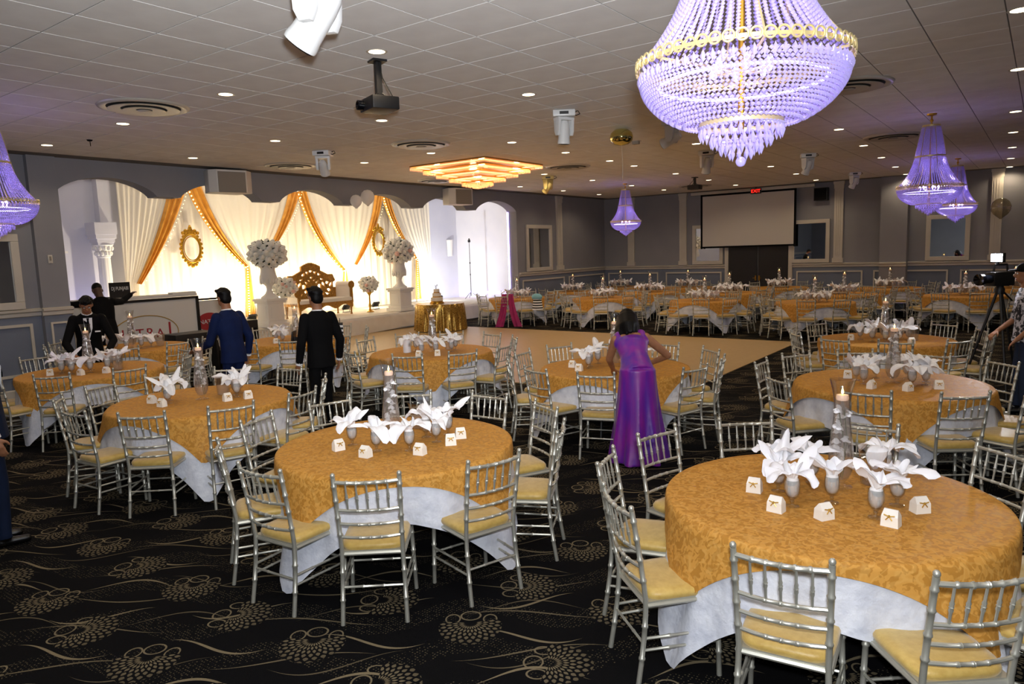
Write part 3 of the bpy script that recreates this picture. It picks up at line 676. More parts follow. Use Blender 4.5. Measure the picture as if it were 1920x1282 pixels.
# ------------------------------------------------------------------ the tables: centre, phrase, cloth angle, chair angles, extras
A10 = lambda ph: [ph + 36 * k for k in range(10)]
NEAR = {
 1: dict(c=(-.89, 4.03), ph='the round table beneath the gold-ringed chandelier', rot=57, ch=[15, 53, 89, 131, 163, 197, 228, 276, 308, 342],
     gob=[(-.13, .20), (-.12, -.25), (.04, -.09), (.27, -.20), (.33, .04), (.20, .50), (-.25, -.05), (-.30, .10)], fav=[(-.17, -.36), (.06, -.34), (.35, -.27), (.44, .0), (-.36, -.12)], vase=(.02, .20), pit=(.16, .34)),
 2: dict(c=(-3.82, 3.64), ph='the round table behind the woman in purple', rot=1, ch=[275, 307, 347, 24, 60, 94, 129, 162, 200, 240],
     gob=[(-.23, -.22), (.05, -.24), (.25, -.11), (.26, .16), (.19, .37), (.10, .22)], fav=[(-.22, -.36), (.09, -.38), (.38, -.14), (.40, .16), (.34, .34)], vase=(-.06, .02), pit=(-.16, .42)),
 3: dict(c=(-6.78, 3.82), ph='the round table the man in blue reaches across', rot=60, ch=[278, 312, 342, 8, 46, 104, 138, 170, 200, 234],
     gob=[(-.28, -.18), (-.12, -.28), (.10, .32), (.22, .26), (.02, .42)], fav=[(-.32, -.34), (-.05, -.38), (.30, .10), (.38, .28)], vase=(-.02, .02), pit=(-.06, .28)),
 4: dict(c=(-10.1, 4.2), ph='the round table the young man in tie bends over', rot=22, ch=[316, 280, 244, 192, 48, 86, 355],
     gob=[(-.30, -.15), (-.20, -.28), (-.05, -.34), (.10, -.28), (.2, -.1), (.24, .1), (.2, .26), (-.1, .3)], fav=[(-.1, -.46), (.28, -.25), (.42, .0)], vase=(-.02, -.02), pit=(.3, .2)),
 5: dict(c=(-7.0, 7.45), ph='the round table across the dance floor from the cake', rot=43, ch=[149, 112, 85, 55, 5, 334, 299, 250, 218, 183],
     gob=[(-.3, .0), (-.26, -.2), (.1, -.3), (.24, -.16), (.3, .1), (.2, .3)], fav=[(.16, -.42), (.36, -.26)], vase=(.02, .02), pit=(.08, .3)),
 6: dict(c=(-4.0, 7.36), ph='the round table the woman in purple leans over', rot=53, ch=[130, 93, 49, 15, 340, 285, 250, 216, 182, 160],
     gob=[(-.28, -.08), (-.22, -.22), (-.3, .14), (-.1, .3), (.12, .3), (.28, .12)], fav=[(-.44, -.22), (-.24, -.40)], vase=(-.02, .05), pit=None),
 7: dict(c=(-1.15, 7.65), ph='the round table between videographer and gold-ringed chandelier', rot=15, ch=[184, 228, 271, 308, 342, 15, 46, 76, 112, 146],
     gob=[(-.3, .0), (-.2, -.18), (-.16, .2), (.2, -.1), (.3, .02), (.28, .2), (.1, .32)], fav=[(-.1, -.36), (.2, -.34), (.42, -.12), (-.4, .1)], vase=(.02, .02), pit=None),
 8: dict(c=(-1.73, 11.0), ph='the round table beside the videographer', rot=50, ch=[186, 221, 256, 284, 314, 346, 26, 62, 106, 149],
     gob=[(-.3, -.1), (-.12, -.26), (.05, -.3), (.2, -.2), (.28, .04), (.16, .26), (-.18, .22)], fav=[(-.4, -.2), (.36, -.3)], vase=(-.02, .06), pit=(.34, .0)),
 9: dict(c=(-12.2, 5.75), ph='the round table in front of the disc jockey booth', rot=15, ch=[330, 290, 252, 222, 5, 40, 72],
     gob=[(-.3, -.25), (-.12, -.3), (.06, -.3), (.22, -.2), (.3, .0), (.22, .2)], fav=[(.1, -.46), (-.24, -.42)], vase=(.0, .0), pit=(.26, .34)),
 10: dict(c=(-10.3, 7.6), ph='the round table below the stage with black tablet', rot=0, ch=[55, 100, 138, 172, 205, 240, 285, 322, 358],
     gob=[(-.3, -.05), (-.2, -.25), (.05, -.3), (.25, .2), (.1, .32), (-.15, .28)], fav=[(.08, -.46)], vase=(-.05, .05), pit=None),
}
FAR = []
for k, c in enumerate([(-12.75, 17.45), (-10.0, 17.8), (-6.9, 17.5), (-4.25, 17.5)]): FAR.append((c, 'D', k))
for k, c in enumerate([(-12.6, 20.4), (-9.8, 20.4), (-7.3, 20.4), (-4.2, 20.3), (-1.5, 20.2)]): FAR.append((c, 'E', k))
for k, c in enumerate([(-12.2, 23.0), (-9.65, 23.0), (-6.65, 23.0), (-3.55, 23.0), (-.6, 23.0)]): FAR.append((c, 'F', k))
ORD = ('first', 'second', 'third', 'fourth', 'fifth')
ROWPH = {'D': 'first row past dance floor', 'E': 'middle row past dance floor', 'F': 'row along screen wall'}
SIDE = ('opposite-stage side', 'screen end opposite stage', 'screen side', 'screen-and-stage corner', 'stage side', 'stage end opposite screen', 'opposite-screen side', 'corner opposite both')
cloths = [(cloth_mesh('white_tablecloth', 1.143, 0., TZ + .006, 'white_satin', 10 + k), cloth_mesh('gold_overlay', .914, PI / 4, TZ + .012, 'gold_damask', 20 + k, folds=.010, off=.034)) for k in range(3)]
ZT = TZ + .0125
def set_table(c, ph, rot, chs, gob, fav, vs_, pit, near, idx, seats=.94):
    ph = ph.replace('the ', ''); grp = 'of ' + ph
    t = empty('banquet_table', (c[0], c[1], 0), math.radians(rot), ph + ('' if near else ', under gold and white cloths'), 'table')
    place('tabletop', top_me, t)
    for me in leg_mes: place('leg', me, t)
    wt, gd = cloths[idx % 3]
    w_ = place('white_tablecloth', wt, None, (c[0], c[1], 0), math.radians(rot + 45)); tag(w_, 'floor-length white satin cloth on ' + ph, 'tablecloth')
    g_ = place('gold_overlay', gd, None, (c[0], c[1], 0), math.radians(rot)); tag(g_, 'gold damask overlay on ' + ph, 'tablecloth')
    r_ = random.Random(100 + idx)
    chs = sorted((a + r_.uniform(-2, 2)) % 360 for a in chs); n = len(chs)
    for _ in range(60):                                   # keep neighbouring seats apart
        for q in range(n):
            gap = (chs[(q + 1) % n] - chs[q]) % 360
            if gap < 34: chs[q] -= (34 - gap) / 2; chs[(q + 1) % n] += (34 - gap) / 2
    for a in chs:
        an = math.radians(a); rr = seats + r_.uniform(-.0, .05)
        x, y = c[0] + rr * math.cos(an), c[1] + rr * math.sin(an)
        lab = 'silver chair at %s of %s' % (SIDE[int(((a % 360) + 22.5) // 45) % 8], ph) if near else 'silver chair with gold cushion at ' + ph
        chair(x, y, an + PI / 2 + math.radians(r_.uniform(-4, 4)), lab, 'chairs ' + grp, near)
    for k, (gx, gy) in enumerate(gob):
        x, y = c[0] + gx, c[1] + gy
        g = place('goblet', goblet_me, None, (x, y, ZT)); tag(g, 'glass goblet holding napkin on ' + ph, 'goblet', 'goblets ' + grp)
        n = place('napkin', napkin_mes[(idx * 3 + k) % 8], None, (x, y, ZT), r_.uniform(0, 6.3)); tag(n, 'fanned white napkin in goblet on ' + ph, 'napkin', 'napkins ' + grp)
    for fx, fy in fav:
        favor(c[0] + fx, c[1] + fy, ZT, math.radians(37) + r_.uniform(-.8, .8), 'white favor box with bow on ' + ph, 'favor boxes ' + grp)
    if vs_: vase(c[0] + vs_[0], c[1] + vs_[1], ZT, r_.uniform(0, 6.3), 'tall orchid vase with candle on ' + ph, 'orchid vases')
    if pit: pitcher(c[0] + pit[0], c[1] + pit[1], ZT, r_.uniform(0, 6.3), 'fluted glass water pitcher on ' + ph, 'water pitchers')
for k, d in NEAR.items(): set_table(d['c'], d['ph'], d['rot'], d['ch'], d['gob'], d['fav'], d['vase'], d['pit'], True, k)
for i, (c, row, k) in enumerate(FAR):
    r_ = random.Random(i)
    gob = [(r_.uniform(.24, .34) * math.cos(a + .5), r_.uniform(.24, .34) * math.sin(a + .5)) for a in [2 * PI * q / 8 for q in range(8)]]
    ph0 = r_.uniform(0, 36); chs = A10(ph0)
    if row == 'D' and k == 0: chs = [a for a in chs if not 150 < a % 360 < 205]
    set_table(c, '%s table from stage in %s' % (ORD[k], ROWPH[row]) if not (row == 'D' and k == 0) else 'round table with magenta scarf', r_.uniform(0, 90), chs, gob, [], (0, 0), None, False, 11 + i)
# ------------------------------------------------------------------ ceiling fixtures
# recessed downlights on a regular grid
m = MB(); m.lathe([(.0, -.002), (.075, -.002)], 20, cap=False); dl_disc = m.mesh('lens', 'downlight_disc')
m = MB(); m.lathe([(.075, -.002), (.095, -.004), (.098, .0), (.075, .002)], 20, cap=False); dl_ring = m.mesh('trim_ring', 'vent_metal')
DL = [(-12.29, 4.82), (-9.85, 4.8), (-7.41, 4.77), (-12.27, 7.15), (-9.76, 7.08), (-4.96, 4.75), (-7.39, 7.1), (-10.91, 9.95), (-5.01, 7.21), (-9.14, 9.97), (-7.37, 10.07), (-7.44, 11.89), (-7.51, 13.75), (-7.6, 15.05), (-7.69, 17.55), (-7.81, 20.11), (-7.91, 22.61), (-10.13, 22.18), (-10.04, 19.71), (-9.93, 17.2), (-12.23, 19.36), (-12.2, 17.0), (-12.35, 21.82), (-9.23, 13.58), (-9.87, 14.78), (-5.21, 12.8), (-5.44, 18.0), (-5.54, 20.58), (-5.66, 23.19), (-2.86, 13.13), (-2.97, 15.75), (-3.09, 18.38), (-3.21, 21.07), (-3.33, 23.71), (-.26, 7.51), (-.34, 10.11), (-.46, 13.46), (-.57, 16.1), (-.67, 18.83), (-.78, 21.45), (-.89, 24.08),
      (-2.6, 4.75), (-2.6, 7.2), (-.2, 4.75), (2.2, 7.5), (2.2, 13.2), (2.2, 18.5), (4.6, 10.), (4.6, 16.), (-12.3, 2.4), (-9.85, 2.4), (-7.4, 2.4), (-4.96, 2.2), (-1., 0), (3., 2.), (-6., -2.)]
DL_W = 38
for x, y in DL:
    t = empty('ceiling_downlight', (x, y, CEIL), label='small round recessed downlight glowing in the tiled ceiling', cat='downlight', group='recessed ceiling downlights')
    place('lens', dl_disc, t); place('trim_ring', dl_ring, t)
    lamp('downlight_lamp', 'SPOT', (x, y, CEIL - .02), DL_W, (1., .78, .52), .07, aim=(x, y, 0), spot=math.radians(150), blend=.6).parent = None
for o in [o for o in bpy.data.objects if o.type == 'LIGHT' and o.name.startswith('downlight')]:
    o.parent = [e for e in bpy.data.objects if e.name.startswith('ceiling_downlight') and (Vector(e.location) - o.location).length < .03][0]
    o.matrix_parent_inverse = Matrix.Translation(-Vector(o.parent.location))
# round air diffusers
def diffuser():
    rings = []
    for r0, r1, z in ((.25, .388, -.006), (.09, .235, -.016)):
        m = MB(); m.lathe([(r0, z + .014), (r1 - .02, z), (r1, z + .004), (r1 - .01, z + .012), (r0, z + .022), (r0, z + .014)], 36, cap=False); rings.append(m.mesh('ring', 'vent_metal', sharp=50))
    m = MB(); m.lathe([(.50, .038), (.49, .022), (.44, .010), (.40, .026), (.41, .038)], 40, cap=False); rings.append(m.mesh('ring', 'vent_metal', sharp=60))
    m = MB(); m.lathe([(0, .026), (.43, .026), (.43, .036), (0, .036)], 36); bk = m.mesh('recess', 'vent_dark')
    m = MB(); m.lathe([(0, -.022), (.06, -.018), (.075, -.008), (0, -.002)], 20); hb = m.mesh('hub', 'vent_metal')
    return rings, bk, hb
dfr = diffuser()
for x, y, ph in [(-8.63, 4.47, 'beside a downlight before the stage arches'), (-8.5, 9.04, 'between the projector and square chandelier'), (-12.11, 9.1, 'next to the first wall speaker'), (-8.63, 13.88, 'past the square chandelier'), (-1.99, 9.55, 'behind the gold-ringed chandelier'), (-2.3, 14.77, 'beside the pair of violet chandeliers'), (-12.37, 13.68, 'near the second wall speaker'), (-8.81, 21.56, 'behind the far projector')]:
    t = empty('air_diffuser', (x, y, CEIL - .040), label='round concentric ceiling air diffuser ' + ph, cat='vent')
    for me in dfr[0]: place('ring', me, t)
    place('recess', dfr[1], t); place('hub', dfr[2], t)
# crystal chandeliers
def chandelier_meshes():
    D = {}
    m = MB(); m.lathe([(0, 0), (.07, 0), (.065, -.02), (.02, -.035), (0, -.035)], 16); m.tube([(0, 0, -.03), (0, 0, -.17)], .012, 8); m.ball((0, 0, -.10), .025, 10, 6)
    m.tube([(0, 0, -.16), (0, 0, -1.35)], .014, 8); D['stem'] = m.mesh('stem', 'gold_metal')
    zt, zc, zr, zb = -.17, -.62, -1.07, -1.335       # crown, collar, ring, lower ring (below ceiling)
    m = MB()
    for r, z, h in ((.115, zt, .03), (.205, zc, .018), (.43, zr, .010)): m.lathe([(r, z - h), (r + .008, z - h), (r + .008, z + .004), (r, z + .004), (r, z - h)], 40, cap=False)
    for k in range(6):
        a = k * PI / 3; c, s_ = math.cos(a), math.sin(a)
        m.tube([(.115 * c, .115 * s_, zt), (.16 * c, .16 * s_, (zt + zc) / 2 + .05), (.205 * c, .205 * s_, zc), (.26 * c, .26 * s_, -.86), (.43 * c, .43 * s_, zr)], .005, 5); m.tube([(0, 0, zr - .04), (.43 * c, .43 * s_, zr - .01)], .006, 5)
    m.lathe([(.165, zb), (.175, zb), (.175, zb + .02), (.165, zb + .02)], 28, cap=False)
    D['frame'] = m.mesh('frame', 'gold_pale')
    up = MB()
    for k in range(44):
        a = 2 * PI * k / 44; c, s_ = math.cos(a), math.sin(a)
        for q in range(24):
            u = (q + .5) / 24; r = .118 + (.20 - .118) * u ** .9; z = zt - .02 + (zc - zt + .02) * u; up.octa((r * c, r * s_, z), .0102, .0106)
    for k in range(64):
        a = 2 * PI * k / 64; c, s_ = math.cos(a), math.sin(a)
        for q in range(27):
            u = (q + .5) / 27; r = .205 + .215 * (.35 * u + .65 * u ** 2.2); z = zc - .02 + (zr - zc + .03) * u; up.octa((r * c, r * s_, z), .0102, .0106)
    D['crown_strands'] = up.mesh('crown_strands', 'crystal_bead', smooth=False)
    bw = MB()
    for j in range(17):
        u = j / 16; r = .17 + (.425 - .17) * math.cos(u * PI / 2) ** .55; z = zr - .05 + (zb - zr + .05) * (u ** .95); n = max(24, int(2 * PI * r / .021))
        for k in range(n): a = 2 * PI * (k + .5 * (j % 2)) / n; bw.octa((r * math.cos(a), r * math.sin(a), z), .0104, .009)
    D['bowl_beads'] = bw.mesh('bowl_beads', 'crystal_bead', smooth=False)
    pd = MB()
    for r, z, n, h in ((.43, zr - .055, 72, .026), (.17, zb - .028, 30, .030), (.125, zb - .06, 22, .030), (.085, zb - .092, 16, .030), (.045, zb - .118, 9, .026)):
        for k in range(n): a = 2 * PI * k / n; pd.octa((r * math.cos(a), r * math.sin(a), z), .011, h)
    for r, z in ((.165, zb - .005), (.12, zb - .036), (.08, zb - .07)):
        n = int(2 * PI * r / .02)
        for k in range(n): a = 2 * PI * k / n; pd.octa((r * math.cos(a), r * math.sin(a), z), .009)
    D['pendants'] = pd.mesh('pendants', 'crystal_bead', smooth=False)
    m = MB(); m.ball((0, 0, zb - .148), .022, 12, 8); D['finial_ball'] = m.mesh('finial_ball', 'crystal_bead')
    m = MB(); R = .345
    m.tube([(R * math.cos(2 * PI * k / 40), R * math.sin(2 * PI * k / 40), zr - .085) for k in range(41)], .006, 6); D['led_ring'] = m.mesh('led_ring', 'led_white')
    m = MB()
    m.tube([(0, 0, zr + .05), (0, 0, zb + .05)], .010, 8)
    for k in range(6): a = k * PI / 3; m.ball((.12 * math.cos(a), .12 * math.sin(a), zr - .02), (.016, .016, .035), 8, 5)
    D['lamps'] = m.mesh('lamps', 'led_violet')
    m = MB(); rr, tr = .0215, .0045
    m.surf(lambda u, v: ((tr * math.sin(2 * PI * v)), (rr + tr * math.cos(2 * PI * v)) * math.cos(2 * PI * u), (rr + tr * math.cos(2 * PI * v)) * math.sin(2 * PI * u)), 14, 7, True); D['circlet'] = m.mesh('circlet', 'gold_pale')
    m = MB(); n = 56
    for k in range(n):
        a = 2 * PI * k / n; M = Matrix.Rotation(a, 3, 'Z')
        q = MB(); q.surf(lambda u, v: M @ Vector((.442 + tr * math.sin(2 * PI * v), (rr + tr * math.cos(2 * PI * v)) * math.cos(2 * PI * u), zr + (rr + tr * math.cos(2 * PI * v)) * math.sin(2 * PI * u))), 8, 5, True); m.add(q.v, q.f)
    D['circlet_band'] = m.mesh('circlet_band', 'gold_pale')
    return D, zr
CM, ZR = chandelier_meshes()
def chandelier(x, y, label, near, power=11, tint=(.54, .41, 1.)):
    t = empty('crystal_chandelier', (x, y, CEIL), label=label, cat='chandelier')
    for k in ('stem', 'frame', 'finial_ball', 'led_ring', 'lamps'): place(k, CM[k], t)
    for k in ('crown_strands', 'bowl_beads', 'pendants'): tag(place(k, CM[k], t), kind='stuff')
    if near:
        for k in range(56): a = 2 * PI * k / 56; place('circlet', CM['circlet'], t, (.442 * math.cos(a), .442 * math.sin(a), ZR), a)
    else: place('circlet_band', CM['circlet_band'], t)
    for z, f in ((-.85, .5), (-1.2, 1.)):
        l = lamp('chandelier_lamp', 'POINT', (0, 0, z), power * f, tint, .05); l.parent = t
    return t
chandelier(-1.08, 3.15, 'violet crystal chandelier with a gold circlet ring over a fully set table', True, 6.5, (.60, .47, 1.))
chandelier(-1.46, 12.64, 'violet crystal chandelier on a short gold stem beside the videographer', False)
chandelier(-1.76, 20.2, 'violet crystal chandelier in front of the far wall mirror', False)
chandelier(-9.83, 18.9, 'lone violet crystal chandelier between the screen and the stage arches', False)
chandelier(-9.80, 3.22, 'violet crystal chandelier beside the column before the stage arches', False)
# square tiered crystal fixture
t = empty('square_chandelier', (-9.75, 12.05, CEIL), label='square amber crystal ceiling chandelier in stepped tiers', cat='chandelier')
for k in range(5):
    h = 1.0 - .19 * k; z0 = -.02 - .085 * k
    m = MB()
    for s in (-1, 1): m.box((s * h, 0, z0), (.02, 2 * h, .02)); m.box((0, s * h, z0), (2 * h, .02, .02))
    m.box((0, 0, z0 + .012), (2 * h - .02, 2 * h - .02, .008)); tier = m.obj('tier_frame', 'gold_metal', t, smooth=False)
    m = MB(); n = int(2 * h / .026)
    for q in range(n):
        u = -h + 2 * h * (q + .5) / n
        for s in (-1, 1):
            m.octa((s * h, u, z0 - .048), .010, .042); m.octa((u, s * h, z0 - .048), .010, .042)
    tag(m.obj('crystal_fringe', 'crystal_amber', tier, smooth=False), kind='stuff')
    if k < 4:
        m = MB(); hh = h - .10
        for s in (-1, 1): m.box((s * hh, 0, z0 - .02), (.012, 2 * hh, .012)); m.box((0, s * hh, z0 - .02), (2 * hh, .012, .012))
        m.obj('light_strip', 'led_amber', tier, smooth=False)
m = MB(); r_ = random.Random(5)
for q in range(160): u, v = r_.uniform(-.22, .22), r_.uniform(-.22, .22); m.octa((u, v, -.46 + .25 * max(abs(u), abs(v)) - .02), .012, .03)
tag(m.obj('crystal_cluster', 'crystal_amber', t, smooth=False), kind='stuff')
for s in (-.6, .6):
    for q in (-.6, .6): l = lamp('square_chandelier_lamp', 'POINT', (s, q, -.13), 26, (1., .74, .46), .08); l.parent = t
l = lamp('square_chandelier_lamp', 'POINT', (0, 0, -.32), 26, (1., .72, .42), .08); l.parent = t
# moving head lights
def moving_head(x, y, rz, pan, tilt, label, mat='lamp_white', s=.74):
    t = empty('moving_head_light', (x, y, CEIL), rz, label, 'stage light'); t.scale = (s, s, s)
    m = MB(); m.box((0, 0, -.06), (.40, .30, .11)); b = m.obj('base', mat, t, bevel=.015)
    m = MB(); m.box((0, -.152, -.06), (.16, .006, .05)); m.obj('display', 'black_plastic', b, smooth=False)
    m = MB(); m.tube([(.18, .05, -.03), (.26, .06, -.0), (.29, .04, -.06), (.22, .02, -.09), (.18, .0, -.06)], .010, 6); m.obj('cable', 'cable', b)
    m = MB(); m.box((0, 0, -.03), (.34, .18, .05)); m.lathe([(0, 0), (.09, 0), (.09, -.02), (0, -.02)], 16)
    for sx in (-1, 1):
        m.prism([(-.09, -.02), (.09, -.02), (.075, -.25), (.04, -.32), (-.04, -.32), (-.075, -.25)], .055, lambda u, v, w_: (sx * .165 - sx * w_ + (0), u, v))
    M = Matrix.Rotation(pan, 3, 'Z')
    m.v = [tuple(M @ Vector(p) + Vector((0, 0, -.12))) for p in m.v]; yk = m.obj('yoke', mat, t, bevel=.008)
    T = M @ Matrix.Rotation(tilt, 3, 'X'); c0 = Vector((0, 0, -.37))
    m = MB(); m.lathe([(0, .20), (.06, .19), (.085, .14), (.10, .05), (.105, -.06), (.11, -.14), (.12, -.19), (.118, -.215), (.10, -.22)], 20)
    m.v = [tuple(T @ Vector((p[0], p[1] * .9, p[2])) + c0) for p in m.v]; hd = m.obj('head', mat, t, sharp=40)
    m = MB(); m.lathe([(0, -.205), (.10, -.216), (.10, -.224), (0, -.232)], 20); m.v = [tuple(T @ Vector(p) + c0) for p in m.v]; m.obj('lens', 'lens_dark', hd)
    return t
moving_head(-3.66, 3.03, .3, 1.6, .75, 'white moving head light nearest the ceiling projector', s=.98)
moving_head(-10.16, 8.32, .5, .2, .9, 'white moving head light beside the first wall speaker')
moving_head(-5.24, 8.35, .6, .55, .1, 'white moving head light hanging straight down beside the foil balloon')
moving_head(-10.06, 15.22, .6, .9, .8, 'cream moving head light past the square chandelier', 'lamp_cream')
moving_head(-5.45, 13.93, .2, .5, .35, 'moving head light below the finial of the gold-ringed chandelier')
moving_head(-4.11, 16.14, .4, .7, .5, 'white moving head light above the right end of the screen')
moving_head(-4.29, 21.63, .4, .7, .6, 'moving head light beside a fluted pilaster by the screen')
moving_head(-4.5, 10.14, .4, 1.2, 1.2, 'tilted moving head light half hidden by the gold-ringed chandelier')
# projectors
def projector(x, y, rz, drop, label):
    t = empty('ceiling_projector', (x, y, CEIL), rz, label, 'projector')
    m = MB(); m.box((0, 0, -drop / 2), (.055, .055, drop)); m.box((0, 0, -.01), (.14, .14, .02)); m.obj('pole', 'black_plastic', t, smooth=False)
    m = MB(); m.box((0, 0, -drop - .07), (.32, .27, .12)); b = m.obj('body', 'black_plastic', t, bevel=.012)
    m = MB(); m.lathe([(0, 0), (.048, 0), (.048, .05), (.038, .055), (.03, .04), (0, .035)], 16, c=(-.09, -.135, -drop - .07), axis=(0, -1, 0)); m.obj('lens', 'lens_dark', b)
    m = MB()
    for k in range(4): a = k * PI / 2 + .78; m.tube([(0, 0, -drop + .06), (.09 * math.cos(a), .09 * math.sin(a), -drop - .01)], .007, 5)
    m.obj('bracket', 'black_plastic', t)
    m = MB(); m.tube([(.03, .0, -.02), (.05, .02, -drop * .5), (.10, .05, -drop * .8), (.13, .09, -drop - .03)], .006, 5); m.obj('cable', 'cable', t)
projector(-5.17, 4.95, math.radians(-20), .34, 'black ceiling projector on a pole with hanging cable above the dance floor')
projector(-7.73, 18.9, math.radians(180), .2, 'small dark ceiling projector in front of the screen')
# wall speakers
def wall_speaker(y, label):
    t = empty('wall_speaker', (LW, y, 3.52), label=label, cat='speaker')
    pl_ = lambda u, v, w_: (u, v, w_ - .02)
    m = MB(); m.prism([(.02, -.34), (.34, -.44), (.50, -.36), (.62, .22), (.46, .44), (.02, .36)], .44, pl_); b = m.obj('cabinet', 'speaker_grey', t, bevel=.012)
    d0, d1 = Vector((.50, -.36)), Vector((.62, .22)); nrm = Vector((d1.y - d0.y, -(d1.x - d0.x))).normalized()
    m = MB(); a_, b_ = d0.lerp(d1, .04) + nrm * .004, d0.lerp(d1, .96) + nrm * .004
    m.prism([(a_.x, a_.y), (a_.x + nrm.x * .012, a_.y + nrm.y * .012), (b_.x + nrm.x * .012, b_.y + nrm.y * .012), (b_.x, b_.y)], .40, pl_); m.obj('grille', 'grille', b, smooth=False)
    m = MB(); m.tube([(.2, .0, .42), (.2, .0, .465)], .03, 8); m.obj('mount', 'black_plastic', t)
wall_speaker(8.45, 'grey wall speaker under the ceiling over the second stage arch')
wall_speaker(15.55, 'grey wall speaker under the ceiling behind the square chandelier')
t = empty('black_wall_speaker', (-5.75, BW - .14, 3.62), label='small black speaker on the screen wall beside the pilaster', cat='speaker')
m = MB(); m.box((0, 0, 0), (.40, .26, .40)); b = m.obj('cabinet', 'black_plastic', t, bevel=.01)
m = MB(); m.box((0, -.137, 0), (.36, .01, .36)); m.obj('grille', 'black_matte', b, smooth=False)
# balloons
def balloon(x, y, z, r, mat, label, string=0., flat=1.):
    t = empty('balloon', (x, y, z), label=label, cat='balloon')
    m = MB(); m.lathe([(0, r * .98), (r * .45, r * .88), (r * .8, r * .58), (r, .05 * r), (r * .93, -.4 * r), (r * .68, -.8 * r), (r * .3, -1.12 * r), (.02, -1.25 * r), (.03, -1.32 * r), (0, -1.32 * r)] if flat == 1. else [(0, r * flat), (r * .6, r * flat * .85), (r * .92, r * flat * .45), (r, 0), (r * .92, -r * flat * .45), (r * .6, -r * flat * .85), (0, -r * flat)], 24); m.obj('bladder', mat, t, sharp=80)
    if string: m = MB(); m.tube([(0, 0, -r * flat * (1.3 if flat == 1. else 1)), (.01, .01, -string * .5 - r), (0, .02, -string - r)], .003, 4); m.obj('string', 'trim_paint', t)
balloon(-12.95, 11.85, 3.55, .165, 'balloon_clear', 'larger frosted clear balloon floating before the scalloped arches')
balloon(-13.1, 11.62, 3.46, .14, 'balloon_clear', 'smaller frosted clear balloon touching its larger twin')
balloon(-5.36, 10.2, CEIL - .135, .18, 'foil_gold', 'gold foil balloon against the ceiling with a hanging string', .5, .72)
balloon(-.63, 14.6, 2.62, .15, 'balloon_film', 'transparent balloon hovering before the far pilaster', .5)
t = empty('ceiling_sensor', (-5.81, 11.59, CEIL), label='small dark sensor box fixed to the ceiling beside the foil balloon', cat='sensor')
m = MB(); m.box((0, 0, -.03), (.12, .07, .06)); m.obj('housing', 'grille', t, bevel=.008)
m = MB(); m.box((0, 0, -.004), (.16, .10, .008)); m.obj('plate', 'vent_metal', t, smooth=False)
t = empty('hanging_wire', (-11.4, 5.05, CEIL), label='short loose dark wire dangling from a ceiling tile', cat='wire')
m = MB(); m.tube([(0, 0, 0), (.01, .0, -.04), (-.01, .01, -.09)], .006, 5); m.lathe([(0, 0), (.045, 0), (.03, -.02), (0, -.025)], 8); m.obj('wire', 'black_matte', t)
# ------------------------------------------------------------------ the stage
SZ, SF = .49, -15.2
m = MB(); m.box(((AL + SF) / 2 - .02, 15.0, SZ / 2 - .01), (SF - AL - .1, 12.3, SZ - .02)); struct(m.obj('stage_platform', 'stage_cloth', smooth=False))
def skirt(u, v):
    y = 8.9 + 12.25 * u
    return (SF + .03 + .025 * math.sin(y * 2.1) * v + .018 * math.sin(y * 5.3 + 1) * v + .05 * v, y, SZ + .004 - (SZ - .035 - .03 * math.sin(y * 1.3)) * v) if v > .01 else (SF - .35, y, SZ + .004)
m = MB(); m.surf(skirt, 140, 9); tag(m.obj('stage_skirt', 'stage_cloth', sharp=80), 'cream fabric skirt hanging along the front of the stage', 'skirt')
# folded sheer drapes
DX = -18.0
def curve(p, u):                      # quadratic between the listed (y, z) points
    a, b, c = [Vector(q) for q in p]; return a * (1 - u) ** 2 + b * 2 * u * (1 - u) + c * u * u
def fold(y, z, amp, fr, ph=0.): return amp * (math.sin(y * fr + ph) + .4 * math.sin(y * fr * 2.3 + ph * 2 + z * .4))
NP = 5; yy = np.linspace(8.45, 19.25, NP + 1)
for k in range(NP):
    m = MB(); m.surf(lambda u, v: (DX + fold(yy[k] + (yy[k + 1] - yy[k]) * u, v, .022, 21., k), yy[k] + (yy[k + 1] - yy[k]) * u, SZ + .01 + (4.2 - SZ) * v), 70, 5)
    tag(m.obj('backdrop_panel', 'sheer_white', sharp=80), 'white pleated backdrop panel hanging at the back of the stage', 'curtain', 'white backdrop panels')
